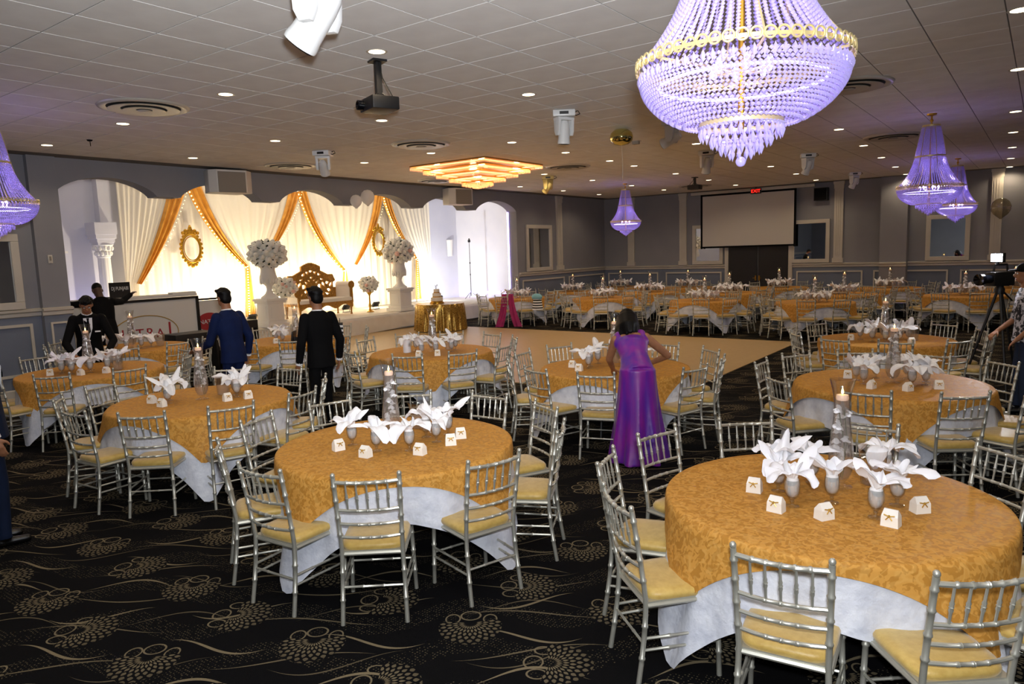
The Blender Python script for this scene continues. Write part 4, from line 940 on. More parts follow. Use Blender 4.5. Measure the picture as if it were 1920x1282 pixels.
# gold swags: (start, control, end) in (y, z), start width, tail flag, label
SW = [(((9.95, 4.12), (9.55, 2.9), (8.72, 1.66)), .42, False, 'left gold swag beside the white fluted column'),
      (((10.35, 4.15), (10.75, 2.9), (11.72, 1.98)), .42, True, 'gold swag with a lit bulb string beside the first oval frame'),
      (((13.50, 4.12), (13.15, 3.1), (12.33, 2.2)), .36, False, 'gold swag above the large flower urn'),
      (((13.75, 4.15), (14.05, 2.8), (15.18, 1.74)), .36, True, 'gold swag with a lit bulb string above the carved settee'),
      (((16.85, 4.15), (16.6, 3.0), (15.66, 1.90)), .34, False, 'gold swag ending beside the second oval frame'),
      (((17.15, 4.15), (17.45, 3.0), (18.45, 2.02)), .34, True, 'gold swag with a lit bulb string by the cake end of the stage')]
for (pts, w0, tail, lab) in SW:
    t = empty('gold_swag', (DX, pts[2][0], pts[2][1]), label=lab, cat='drape'); org = Vector((DX, pts[2][0], pts[2][1]))
    sg = 1 if pts[2][0] > pts[0][0] else -1
    def rib(u, v):
        c = curve(pts, v); w_ = w0 * (1 - .72 * v ** 1.3); s = u - .5
        return Vector((DX + .16 + .035 * math.cos(s * 6 * PI) * (1 - .3 * v), c.x + s * w_ + sg * .0, c.y + s * w_ * .25 * sg)) - org
    m = MB(); m.surf(rib, 37, 22); m.obj('swag_cloth', 'gold_drape', t, sharp=80)
    lights = MB(); NB = 27
    for k in range(NB):
        v = k / (NB - 1); c = curve(pts, v); w_ = w0 * (1 - .72 * v ** 1.3)
        lights.ball(Vector((DX + .22, c.x - sg * (w_ * .5 + .02), c.y - .02)) - org, .020 if tail else .011, 6, 4)
    if tail:
        zb = SZ + .1 if pts[2][0] != 15.18 else 1.1
        def tl(u, v):
            s = u - .5; w_ = .10 + .22 * v
            return Vector((DX + .2 + .03 * math.cos(s * 5 * PI), pts[2][0] + s * w_ - .02, pts[2][1] + (zb - pts[2][1]) * v)) - org
        m = MB(); m.surf(tl, 31, 10); m.obj('swag_tail', 'gold_drape', t, sharp=80)
        for k in range(20): v = k / 19; lights.ball(Vector((DX + .26, pts[2][0] - .05 - .06 * v, pts[2][1] + (zb - pts[2][1]) * v)) - org, .020, 6, 4)
    tag(lights.obj('bulb_string', 'fairy_bulb', t), kind='stuff')
# front sheers gathered by the swags
def front(l, r, lab):
    def side(q, z):
        if isinstance(q, (int, float)): return q
        if z <= q[2][1]: return q[2][0]
        lo, hi = 0., 1.
        for _ in range(22):
            mid = (lo + hi) / 2
            if curve(q, mid).y > z: lo = mid
            else: hi = mid
        return curve(q, (lo + hi) / 2).x
    def fn(u, v):
        z = SZ + .015 + (4.18 - SZ) * v; a, b = side(l, z), side(r, z); y = a + (b - a) * u
        return (DX + .11 + .013 * math.sin(u * 2 * PI * 11 + 2.2 * math.sin(7 * u)) + .012 * math.sin(u * 47 + 3 * math.sin(9 * u + z * .3)), y, z)
    m = MB(); m.surf(fn, 130, 26); tag(m.obj('front_sheer', 'sheer_white', sharp=80), lab, 'curtain')
front(8.42, SW[0][0], 'narrow white sheer curtain beside the white fluted column')
front(SW[1][0], SW[2][0], 'white sheer curtain gathered between the large flower urn and first oval frame')
front(SW[3][0], SW[4][0], 'white sheer curtain gathered behind the carved settee')
front(SW[5][0], 19.25, 'white sheer curtain at the cake end of the stage')
# oval ornate frames hanging on the drape
def oval_frame(y, z, h, w_, lab):
    t = empty('oval_frame', (DX + .24, y, z), label=lab, cat='picture frame'); n = 40
    m = MB(); m.tube([(0.0, w_ * math.cos(2 * PI * k / n), h * math.sin(2 * PI * k / n)) for k in range(n + 1)], .035, 8); m.tube([(0.03, .84 * w_ * math.cos(2 * PI * k / n), .84 * h * math.sin(2 * PI * k / n)) for k in range(n + 1)], .014, 6); m.obj('rim', 'gold_metal', t)
    m = MB()
    for k in range(22):
        a = 2 * PI * k / 22; m.ball((.01, 1.12 * w_ * math.cos(a), 1.12 * h * math.sin(a)), (.03, .045, .045), 7, 5)
    for k, (yy_, zz_, r) in enumerate(((0, 1.30, .075), (-.12, 1.22, .06), (.12, 1.22, .06), (0, 1.48, .05), (0, 1.60, .03), (-.2, 1.1, .05), (.2, 1.1, .05), (0, -1.22, .06), (-.1, -1.18, .04), (.1, -1.18, .04))): m.ball((.01, yy_, zz_ * h), (.035, r, r), 8, 5)
    m.obj('scrollwork', 'gold_metal', t)
oval_frame(10.09, 2.50, .36, .255, 'ornate gold oval frame hanging between the first pair of gold swags')
oval_frame(16.62, 2.62, .36, .235, 'ornate gold oval frame hanging between the last pair of gold swags')
# carved settee
t = empty('settee', (-16.62, 13.15, SZ), label='carved gold settee with cream cushions and one rolled arm on the stage', cat='sofa')   # local y along the seat, +x to the hall
def inside(y, z):
    h = 1.42 - .34 * min(1, abs(y) / .82) ** 1.2 + (.12 if abs(y) < .33 else 0) + .07 * math.exp(-((abs(y) - .75) / .08) ** 2) - (.3 * max(0, abs(y) - .80) * 5)
    if z > h or abs(y) > .98 or z < .50: return False
    if abs(y) > .78 and z < .95 + .4 * (abs(y) - .78) and z > .62: return abs(y) < .90 and z < .8
    if (y / .20) ** 2 + ((z - .82) / .20) ** 2 < 1: return True
    if .60 < z < h - .22 and abs(y) < .74:
        a = math.sin(abs(y) * 22 + 2 * math.sin(z * 9)) * math.sin(z * 26 + 2 * math.cos(y * 11))
        if a > .12: return False
    return True
m = MB(); NY, NZ = 96, 60; S = {}
for i in range(NY):
    for j in range(NZ):
        y, z = -1 + 2 * (i + .5) / NY, .45 + 1.1 * (j + .5) / NZ
        if inside(y, z): S[i, j] = 1
dy, dz = 2 / NY, 1.1 / NZ
def vx(i, j, f): return (-.36 + (.07 if f else 0), -1 + i * dy, .45 + j * dz)
for (i, j) in S:
    m.add([vx(i, j, 1), vx(i + 1, j, 1), vx(i + 1, j + 1, 1), vx(i, j + 1, 1)], [(0, 1, 2, 3)]); m.add([vx(i, j, 0), vx(i + 1, j, 0), vx(i + 1, j + 1, 0), vx(i, j + 1, 0)], [(3, 2, 1, 0)])
    for (a, b), (p, q) in (((-1, 0), ((i, j), (i, j + 1))), ((1, 0), ((i + 1, j), (i + 1, j + 1))), ((0, -1), ((i, j), (i + 1, j))), ((0, 1), ((i, j + 1), (i + 1, j + 1)))):
        if (i + a, j + b) not in S: m.add([vx(*p, 0), vx(*q, 0), vx(*q, 1), vx(*p, 1)], [(0, 1, 2, 3)])
m.obj('carved_back', 'sofa_gold', t, smooth=False, merge=True)
m = MB()
m.surf(lambda u, v: (.33 + .02 * math.sin(PI * v), -.95 + 1.9 * u, .40 - (.16 + .05 * math.cos(u * 6 * PI) - .02) * v), 60, 5); m.box((0, 0, .38), (.66, 1.92, .07)); m.box((-.31, 0, .45), (.06, 1.9, .14)); m.obj('seat_rail', 'sofa_gold', t)
for x, y in ((.3, -.9), (.3, .9), (-.3, -.9), (-.3, .9)):
    m = MB(); m.lathe([(.03, 0), (.035, .02), (.022, .06), (.03, .18), (.045, .28), (.05, .36)], 10, c=(x, y, 0)); m.obj('leg', 'sofa_gold', t)
m = MB(); m.box((.02, 0, .455), (.64, 1.86, .11)); m.obj('seat_cushion', 'sofa_leather', t, bevel=.03)
for sy, hh in ((1, .86), (-1, .70)):
    m = MB(); m.box((.0, sy * .92, (hh + .42) / 2), (.60, .12, hh - .42)); m.lathe([(0, 0), (.095, 0), (.10, .02), (.10, .58), (.095, .6), (0, .6)], 18, c=(.30, sy * .95, hh), axis=(-1, 0, 0)); ar = m.obj('rolled_arm', 'sofa_leather', t)
    m = MB(); m.lathe([(0, 0), (.11, 0), (.115, .02), (.05, .03), (0, .035)], 18, c=(.295, sy * .95, hh), axis=(1, 0, 0)); m.box((.315, sy * .93, (hh + .34) / 2 - .04), (.035, .09, hh - .42)); m.obj('arm_scroll', 'sofa_gold', ar)
# flower balls
def blooms(parent, c, r, squash, seed, pink, n=85):
    r_ = random.Random(seed); m = MB(); m.cur = 0; lf = MB()
    for k in range(n):
        z = 1 - 2 * (k + .5) / n; a = k * 2.39996; q = math.sqrt(1 - z * z); rr = r * r_.uniform(.86, 1.06)
        p = Vector(c) + Vector((rr * q * math.cos(a), rr * q * math.sin(a), rr * z * squash)); s = r * r_.uniform(.13, .21)
        m.cur = 1 if r_.random() < pink else 0
        m.ball(p, s, 7, 5); m.ball(p + Vector((q * math.cos(a), q * math.sin(a), z)) * s * .55, s * .6, 6, 4)
        if r_.random() < .8:
            d = Vector((q * math.cos(a + .25), q * math.sin(a + .25), z)); tip = Vector(c) + Vector((d.x * r * 1.2, d.y * r * 1.2, d.z * r * 1.2 * squash))
            sd = d.cross(Vector((0, 0, 1))).normalized() * r * .09
            base = Vector(c) + Vector((d.x, d.y, d.z * squash)) * r * .8; mid = base.lerp(tip, .5)
            lf.add([base, mid + sd, tip, mid - sd], [(0, 1, 2, 3)])
    m.ball(c, (r * .9, r * .9, r * .9 * squash), 12, 8)
    tag(m.obj('roses', ['rose_white', 'rose_pink'], parent), kind='stuff'); tag(lf.obj('leaves', 'leaf_dark', parent, smooth=False), kind='stuff')
def urn(x, y, lab, seed, h=1.):
    t = empty('flower_urn', (x, y, SZ), label=lab, cat='urn')
    m = MB()
    for w_, z0, z1 in ((.62, 0, .08), (.54, .08, .16), (.46, .16, .58), (.54, .58, .64), (.60, .64, .70)): m.box((0, 0, (z0 + z1) / 2 * h), (w_, w_, (z1 - z0) * h))
    for s in (-1, 1):
        for ax in (0, 1):
            c_ = [0, 0, .37 * h]; c_[ax] = s * .232; d_ = [.30, .30, .30 * h]; d_[ax] = .02; m.box(c_, d_)
    m.obj('pedestal', 'stone_white', t, bevel=.012)
    m = MB(); m.lathe([(.21, 0), (.22, .03), (.16, .07), (.09, .14), (.065, .22), (.075, .30), (.13, .36), (.20, .46), (.215, .52), (.19, .60), (.17, .70), (.19, .82), (.25, .90), (.26, .93), (.22, .94), (.0, .90)], 28, c=(0, 0, .70 * h))
    for k in range(14): a = 2 * PI * k / 14; m.ball((.19 * math.cos(a), .19 * math.sin(a), (.70 * h) + .44), (.03, .03, .09), 6, 5)
    m.obj('urn_body', 'stone_white', t, sharp=50)
    blooms(t, (0, 0, .70 * h + 1.10), .42, .78, seed, .02); return t
urn(-15.5, 10.75, 'large white pedestal urn topped with roses before the gold settee', 1, 1.0)
urn(-15.65, 15.42, 'white pedestal urn topped with roses at the cake end of the stage', 2, .98)
def flower_stand(x, y, lab, seed, mat, h, r):
    t = empty('flower_stand', (x, y, SZ), label=lab, cat='flower stand')
    m = MB(); m.lathe([(.11, 0), (.115, .02), (.05, .05), (.028, .12), (.045, .2), (.028, .28), (.025, .5), (.05, .56), (.028, .62), (.03, h - .12), (.07, h - .05), (.09, h)], 18); m.obj('stem', mat, t)
    blooms(t, (0, 0, h + r * .75), r, .85, seed, .10, 60)
flower_stand(-16.25, 14.72, 'gold candlestick stand with a pink and white flower ball beside the settee', 3, 'gold_metal', .62, .27)
flower_stand(-15.85, 11.45, 'slim glass stand with a pink and white flower ball by the large urn', 4, 'thick_glass', .72, .29)
# stage flood lamps
def flood(x, y, z, lab, power, aim, warm=(1., .86, .62)):
    t = empty('flood_lamp', (x, y, z), label=lab, cat='flood light')
    m = MB(); m.box((0, 0, .012), (.12, .22, .02)); m.tube([(0, -.12, .02), (0, -.12, .14)], .008, 5); m.tube([(0, .12, .02), (0, .12, .14)], .008, 5); m.obj('bracket', 'black_plastic', t)
    Mx = Matrix.Rotation(math.radians(42), 3, 'Y')
    m = MB(); m.box((0, 0, .16), (.06, .24, .17)); m.v = [tuple(Mx @ (Vector(p) - Vector((0, 0, .16))) + Vector((0, 0, .16))) for p in m.v]; h = m.obj('housing', 'black_plastic', t, bevel=.008)
    l = lamp('flood_light', 'SPOT', (-.10, 0, .22), power, warm, .06, spot=math.radians(150), blend=.8); l.parent = t
    l.rotation_euler = (Vector(aim) - Vector((x - .1, y, z + .22))).to_track_quat('-Z', 'Y').to_euler()
FW = 420
flood(-16.85, 15.5, SZ, 'black flood lamp on the stage near the cake end urn', FW * 1.1, (-18., 16.6, 2.2))
flood(-16.95, 14.4, SZ, 'black flood lamp behind the settee leg', FW, (-18., 14.4, 2.0))
flood(-16.85, 11.1, SZ, 'black flood lamp on the stage behind the man in blue', FW, (-18., 10.9, 2.2))
flood(-17.4, 12.3, SZ, 'black flood lamp tucked beside the large flower urn', FW * .8, (-18., 12.6, 2.2))
flood(-16.4, 9.3, SZ, 'black flood lamp at the column end of the stage', FW * .5, (-18.2, 9.0, 2.4))
flood(-16.7, 18.3, SZ, 'black flood lamp hidden behind the cake table', FW * .75, (-18.2, 20.3, 2.1), (.95, .97, 1.))
# light stand, wall sconce, led strip
t = empty('light_stand', (-16.85, 20.2, SZ), label='thin black telescopic light stand against the bright white alcove wall', cat='stand')
m = MB(); m.tube([(0, 0, .1), (0, 0, .9), (0, 0, 1.3), (0, 0, 2.05)], [.016, .014, .011, .009], 8); m.obj('pole', 'black_plastic', t)
for k in range(3): a = k * 2.09 + .4; m = MB(); m.tube([(0, 0, .26), (.30 * math.cos(a), .30 * math.sin(a), .012)], .009, 6); m.obj('leg', 'black_plastic', t)
m = MB(); m.box((0, 0, 2.09), (.07, .06, .09)); m.ball((0, 0, 2.16), .03, 8, 5); m.obj('clamp', 'black_plastic', t)
for z in (.88, 1.3): m = MB(); m.lathe([(.02, z - .03), (.024, z), (.02, z + .03)], 8); m.obj('collar', 'black_plastic', t)
t = empty('wall_sconce', (AL, 20.75, 2.05), label='white half-round wall sconce on the bright alcove wall', cat='sconce')
m = MB(); m.surf(lambda u, v: (.01 + .12 * math.sin(PI * u) * (.7 + .3 * v), -.16 * math.cos(PI * u) * (.8 + .2 * v), .62 * v), 16, 6); m.obj('shade', 'plaster_white', t); m = MB(); m.box((.012, 0, .3), (.02, .2, .5)); m.obj('back_plate', 'plaster_white', t, smooth=False)
m = MB(); m.box((LW - TH + .02, J1 - .012, 1.95), (.05, .02, 2.9)); tag(m.obj('led_strip', 'led_violet', smooth=False), 'vertical violet light strip on the last arch jamb', 'light strip')
m = MB(); m.box((AL + 1.2, 21.185, .66), (2.2, .02, .04)); tag(m.obj('led_strip', 'led_violet', smooth=False), 'low violet light strip along the alcove wall behind the light stand', 'light strip')
lamp('alcove_uplight', 'SPOT', (-17.3, 7.3, .3), 60, (.72, .66, 1.), .1, aim=(-18.3, 8.0, 2.6), spot=2.2)
# white corinthian column and bracket at the near end of the alcove
t = empty('white_column', (-17.95, 8.0, 0), label='white fluted column with leafy capital beside the first sheer curtain', cat='column')
m = MB(); m.surf(lambda u, v: ((.15 - .02 * v) * (1 + .05 * abs(math.sin(10 * PI * u))) * math.cos(2 * PI * u), (.15 - .02 * v) * (1 + .05 * abs(math.sin(10 * PI * u))) * math.sin(2 * PI * u), 2.15 * v + .2), 60, 3, True); m.lathe([(.2, 0), (.2, .1), (.17, .2)], 20); m.obj('shaft', 'plaster_white', t)
m = MB(); m.lathe([(.13, 2.3), (.15, 2.34), (.14, 2.4), (.17, 2.52), (.22, 2.62)], 20)
for k in range(12):
    a = 2 * PI * k / 12
    for z, r in ((2.42, .16), (2.54, .19)): m.ball((r * math.cos(a + z * 3), r * math.sin(a + z * 3), z), (.04, .04, .06), 6, 4)
m.obj('capital', 'plaster_white', t)
m = MB()
for w_, z0, z1 in ((.36, 2.62, 2.68), (.40, 2.68, 2.76), (.46, 2.76, 2.86), (.50, 2.86, 3.14)): m.box((0, 0, (z0 + z1) / 2), (w_, w_, z1 - z0))
m.obj('entablature', 'alcove_paint', t, smooth=False)
m = MB(); m.box((AL + .12, 8.2, 3.72), (.24, .30, 1.16)); struct(m.obj('trim_alcove', 'alcove_paint', smooth=False))
t = empty('wall_bracket', (AL, 7.05, 2.35), label='small white corbel shelf on the lavender alcove wall', cat='shelf')
m = MB(); m.box((.14, 0, .12), (.28, .42, .05)); m.obj('shelf_top', 'plaster_white', t, smooth=False); m = MB(); m.lathe([(.02, -.12), (.06, -.06), (.08, .02), (.16, .1)], 12, c=(.10, 0, 0)); m.obj('corbel', 'plaster_white', t)
# cake table
t = empty('cake_table', (-13.72, 15.05, .012), label='round cake table under the gold sequin cloth', cat='table')
m = MB(); m.lathe([(0, .72), (.66, .72), (.67, .735), (.66, .75), (0, .75)], 36); m.obj('tabletop', 'black_matte', t); m = MB(); m.lathe([(.25, 0), (.25, .02), (.04, .05), (.04, .72)], 12); m.obj('pedestal', 'black_plastic', t)
def seq(u, v):
    a = 2 * PI * u
    if v < .02: return (0, 0, .757)
    if v < .21: return (.685 * math.cos(a), .685 * math.sin(a), .757)
    q = (v - .2) / .8; r = .695 + .035 * q + .032 * q * math.sin(24 * a) + .012 * q * math.sin(41 * a)
    return (r * math.cos(a), r * math.sin(a), .757 - .735 * q)
m = MB(); m.surf(seq, 200, 11, True); o = m.obj('sequin_cloth', 'gold_sequin', None, (-13.72, 15.05, .012), sharp=80); tag(o, 'floor-length gold sequin cloth on the cake table', 'tablecloth')
t = empty('wedding_cake', (-13.78, 15.0, .772), label='three-tier white cake with gold bands and monogram topper', cat='cake')
m = MB(); m.lathe([(.2, 0), (.2, .03), (.19, .04), (0, .04)], 28); m.obj('cake_board', 'gold_metal', t)
for k, (r, z0, z1) in enumerate(((.17, .04, .17), (.125, .17, .29), (.085, .29, .40))):
    m = MB(); m.lathe([(r, z0), (r, z1 - .01), (r - .01, z1), (0, z1)], 28); ti = m.obj('tier', 'cake_icing', t)
    m = MB(); m.lathe([(r + .003, z0), (r + .004, z0 + .025), (r, z0 + .027)], 28, cap=False); m.obj('gold_band', 'gold_metal', ti)
m = MB(); m.tube([(0, -.02, .40), (0, -.05, .52)], .006, 5); m.tube([(0, -.02, .40), (0, .05, .53)], .006, 5); m.tube([(0, -.05, .45), (0, .02, .52)], .006, 5); m.obj('topper', 'black_plastic', t)
# ------------------------------------------------------------------ disc jockey booth
bt = empty('disc_jockey_booth', (-14.4, 6.95, 0), label='white panelled disc jockey booth with black frame and red lettering', cat='booth')
m = MB(); m.box((0, 0, .72), (.04, 2.46, 1.36)); m.obj('front_panel', 'booth_white', bt, smooth=False)
m = MB()
for c_, d_ in (((.01, -1.24, .72), (.07, .06, 1.44)), ((.01, 1.24, .72), (.07, .06, 1.44)), ((.01, 0, 1.42), (.07, 2.54, .05)), ((.01, 0, .03), (.07, 2.54, .06))): m.box(c_, d_)
m.obj('black_frame', 'black_plastic', bt, smooth=False)
m = MB(); m.box((-.28, 0, 1.475), (.62, 2.5, .05)); m.box((-.1, 1.0, 1.52), (.2, .5, .04)); m.obj('worktop', 'booth_white', bt, smooth=False)
m = MB(); n = 48; m.tube([(.024, .12 + .66 * math.cos(2 * PI * k / n), .76 + .36 * math.sin(2 * PI * k / n)) for k in range(n + 1)], .010, 5); m.obj('logo_oval', 'logo_gold', bt)
x = -.42
for ch, sz, dz in (('N', .25, 0), ('A', .20, -.02), ('T', .22, 0), ('R', .22, 0), ('A', .20, -.02), ('J', .32, .04)):
    me = text_mesh(ch, sz * 1.25, .004); me.materials.append(MATS['logo_red']); o = place('lettering', me, bt, (.024, x, .76 + dz)); o.rotation_euler = (PI / 2, 0, PI / 2); x += .205
m = MB()
for k in range(2): m.box((.022, .12, .55 - .07 * k), (.006, .78 - .2 * k, .022))
m.obj('small_print', 'text_black', bt, smooth=False)
bt2 = empty('booth_wing', (-14.75, 8.62, 0), math.radians(-6), label='angled side panel of the booth with a red round logo', cat='panel')
m = MB(); m.box((0, 0, .68), (.04, .86, 1.26)); m.obj('panel', 'booth_white', bt2, smooth=False)
m = MB()
for c_, d_ in (((.01, -.55, .68), (.07, .30, 1.36)), ((.01, .44, .68), (.07, .05, 1.36)), ((.01, 0, 1.34), (.07, .92, .04))): m.box(c_, d_)
m.obj('black_frame', 'black_plastic', bt2, smooth=False)
m = MB(); m.lathe([(0, 0), (1, 0), (1, .01), (0, .01)], 32, axis=(1, 0, 0)); m.v = [(p[0] + .022, p[1] * .27 + .02, p[2] * .20 + .84) for p in m.v]; lg = m.obj('red_logo', 'logo_red', bt2)
me = text_mesh('NATRAJ', .13, .003); me.materials.append(MATS['text_white']); o = place('lettering', me, bt2, (.036, .02, .84)); o.rotation_euler = (PI / 2, 0, PI / 2)
t = empty('laptop', (-14.62, 6.75, 1.502), math.radians(0), 'black laptop lid with white lettering standing on the booth', 'laptop')
m = MB(); m.box((.0, 0, .16), (.015, .40, .28)); m.obj('lid', 'black_plastic', t, smooth=False); m = MB(); m.box((-.13, 0, .01), (.26, .40, .02)); m.obj('keyboard_base', 'black_plastic', t, smooth=False)
for body, sz, zz in (('DJ PUNJABI', .066, .18),):
    me = text_mesh(body, sz, .002); me.materials.append(MATS['text_white']); o = place('lettering', me, t, (.010, 0, zz)); o.rotation_euler = (PI / 2, 0, PI / 2)
    o.scale = (1, 1.5, 1)
def case(x, y, sx, sy, h, lab, rz=0.):
    t = empty('flight_case', (x, y, .0), rz, lab, 'speaker')
    m = MB(); m.box((0, 0, h / 2), (sx, sy, h)); b = m.obj('cabinet', 'black_plastic', t, bevel=.015)
    m = MB(); m.box((sx / 2 + .005, 0, h * .45), (.01, sy * .88, h * .75)); m.obj('grille', 'black_matte', b, smooth=False)
    m = MB()
    for s in (-1, 1): m.box((0, s * (sy / 2 + .004), h * .75), (.14, .008, .05))
    m.obj('handle', 'rubber', b, smooth=False)
case(-13.25, 7.35, .5, .85, .80, 'low black subwoofer box standing before the booth lettering')
case(-13.35, 8.35, .6, .75, .93, 'taller black speaker box before the red round logo')
# scarf and clothes left on chairs at the far table
t = empty('magenta_scarf', (-12.35, 16.45, 0), math.radians(30), 'magenta scarf draped over a chair back to the floor', 'scarf')
def scf(x0, x1, spread):
    def fn(u, v):
        if v < .25: q = v / .25; return (x0 + .14 * u, .05 - .10 * q, .935 + .004 * math.sin(9 * u) + .01 * math.sin(PI * q))
        q = (v - .25) / .75; return (x0 + .14 * u + (spread * q ** 2) + (u - .5) * .10 * q, -.06 - .10 * q - .015 * math.sin(u * 9 + q * 3), .935 - .92 * q)
    return fn
m = MB(); m.surf(scf(-.17, 0, -.16), 14, 18); m.obj('scarf_end', 'magenta_cloth', t, sharp=80); m = MB(); m.surf(scf(.02, 0, .20), 14, 18); m.obj('scarf_end', 'magenta_cloth', t, sharp=80)
t = empty('folded_clothes', (-11.55, 16.75, .49), label='striped and teal clothes heaped on a chair near the magenta scarf', cat='clothes')
m = MB(); m.surf(lambda u, v: (.17 * math.cos(2 * PI * u) * (1 + .1 * math.sin(6 * PI * u)) * (1 - .25 * v), .12 * math.sin(2 * PI * u) * (1 - .2 * v), .30 * v), 28, 6, True); m.obj('striped_top', 'stripe_cloth', t); m = MB(); m.ball((0, 0, .36), (.17, .12, .10), 14, 8); m.obj('teal_top', 'teal_cloth', t)
# small things on the table below the stage
t = empty('tablet_frame', (-9.92, 7.28, ZT), math.radians(-53), 'black tablet standing upright on the gold cloth below the stage', 'tablet')
m = MB(); m.box((0, 0, .105), (.24, .02, .20), 0, Matrix.Rotation(-.15, 3, 'X')); m.obj('body', 'black_plastic', t, bevel=.005); m = MB(); m.box((0, .05, .05), (.05, .10, .10)); m.obj('stand', 'black_plastic', t, smooth=False)
t = empty('striped_bag', (-9.55, 7.95, ZT), math.radians(-40), 'black and white striped gift bag behind the man in black', 'bag')
m = MB(); m.box((0, 0, .14), (.20, .10, .28)); m.obj('bag_body', 'stripe_cloth', t, smooth=False); m = MB(); m.tube([(-.05, 0, .28), (-.04, 0, .36), (.04, 0, .36), (.05, 0, .28)], .006, 5); m.obj('handle', 'black_plastic', t)
t = empty('pillar_candle', (-7.28, 7.25, ZT), label='white pillar on the table across from the cake', cat='candle'); m = MB(); m.lathe([(.055, 0), (.057, .01), (.055, .24), (.048, .25), (0, .245)], 20); m.obj('wax', 'napkin_linen', t); m = MB(); m.tube([(0, 0, .245), (0, 0, .26)], .003, 5); m.obj('wick', 'black_plastic', t)
t = empty('wall_thermostat', (LW + .12, 5.14, 2.28), label='small pale wall control on the column before the stage arches', cat='thermostat')
m = MB(); m.box((.008, 0, 0), (.016, .07, .14)); m.obj('back_plate', 'trim_paint', t, bevel=.004); m = MB(); m.box((.022, 0, .01), (.014, .03, .07)); m.obj('dial', 'grille', t, bevel=.003)
# ------------------------------------------------------------------ people
def remeshed(name, mb, mats, voxel, classify=None, smooth_it=4):
    src = mb.mesh('tmp', mats[0], smooth=False)
    o = bpy.data.objects.new('tmp', src); col.objects.link(o)
    r = o.modifiers.new('r', 'REMESH'); r.mode = 'VOXEL'; r.voxel_size = voxel; r.use_smooth_shade = True
    s = o.modifiers.new('s', 'SMOOTH'); s.factor = .5; s.iterations = smooth_it
    dg = bpy.context.evaluated_depsgraph_get(); me = bpy.data.meshes.new_from_object(o.evaluated_get(dg))
    bpy.data.objects.remove(o); me.name = name; me.materials.clear()
    for k in mats: me.materials.append(MATS[k])
    if classify:
        n = len(me.polygons); c = np.zeros(n * 3); me.polygons.foreach_get('center', c)
        me.polygons.foreach_set('material_index', classify(c.reshape(-1, 3)).astype(np.int32))
    me.polygons.foreach_set('use_smooth', [True] * len(me.polygons)); me.update(); return me
def cap(m, p, r0, q, r1, n=12):
    p, q = Vector(p), Vector(q); m.ball(p, r0, n, 8); m.ball(q, r1, n, 8); m.tube([p, q], [r0, r1], n)
def loft(m, secs, n=20):
    P = []
    for c, ax, ay, rx, ry in secs:
        for k in range(n): a = 2 * PI * k / n; P.append(Vector(c) + Vector(ax) * rx * math.cos(a) + Vector(ay) * ry * math.sin(a))
    L = len(secs); m.add(P, [(j * n + i, j * n + (i + 1) % n, (j + 1) * n + (i + 1) % n, (j + 1) * n + i) for j in range(L - 1) for i in range(n)] + [tuple(reversed(range(n))), tuple(range((L - 1) * n, L * n))])
def hand(m, w, d, nrm, side, curl=.45, s=1.):
    w, d, nrm = Vector(w), Vector(d).normalized(), Vector(nrm).normalized(); nrm = (nrm - d * nrm.dot(d)).normalized(); ac = d.cross(nrm).normalized() * side
    loft(m, [(w - d * .01, ac, nrm, .028 * s, .019 * s), (w + d * .03, ac, nrm, .036 * s, .017 * s), (w + d * .085 * s, ac, nrm, .040 * s, .014 * s)], 12)
    for k, ln in enumerate((.066, .078, .072, .056)):
        b = w + d * .08 * s + ac * (.030 - .0205 * k) * s; d1 = (d + nrm * curl * .5).normalized(); d2 = (d + nrm * curl * 1.6).normalized()
        k1 = b + d1 * ln * .55 * s; k2 = k1 + d2 * ln * .5 * s
        cap(m, b, .0098 * s, k1, .009 * s, 8); cap(m, k1, .009 * s, k2, .0075 * s, 8)
    b = w + d * .028 * s + ac * .030 * s; k1 = b + (ac * .75 + d * .65 + nrm * .2).normalized() * .038 * s; k2 = k1 + (ac * .25 + d * .9 + nrm * .35).normalized() * .034 * s
    cap(m, b, .0125 * s, k1, .0105 * s, 8); cap(m, k1, .0105 * s, k2, .008 * s, 8)
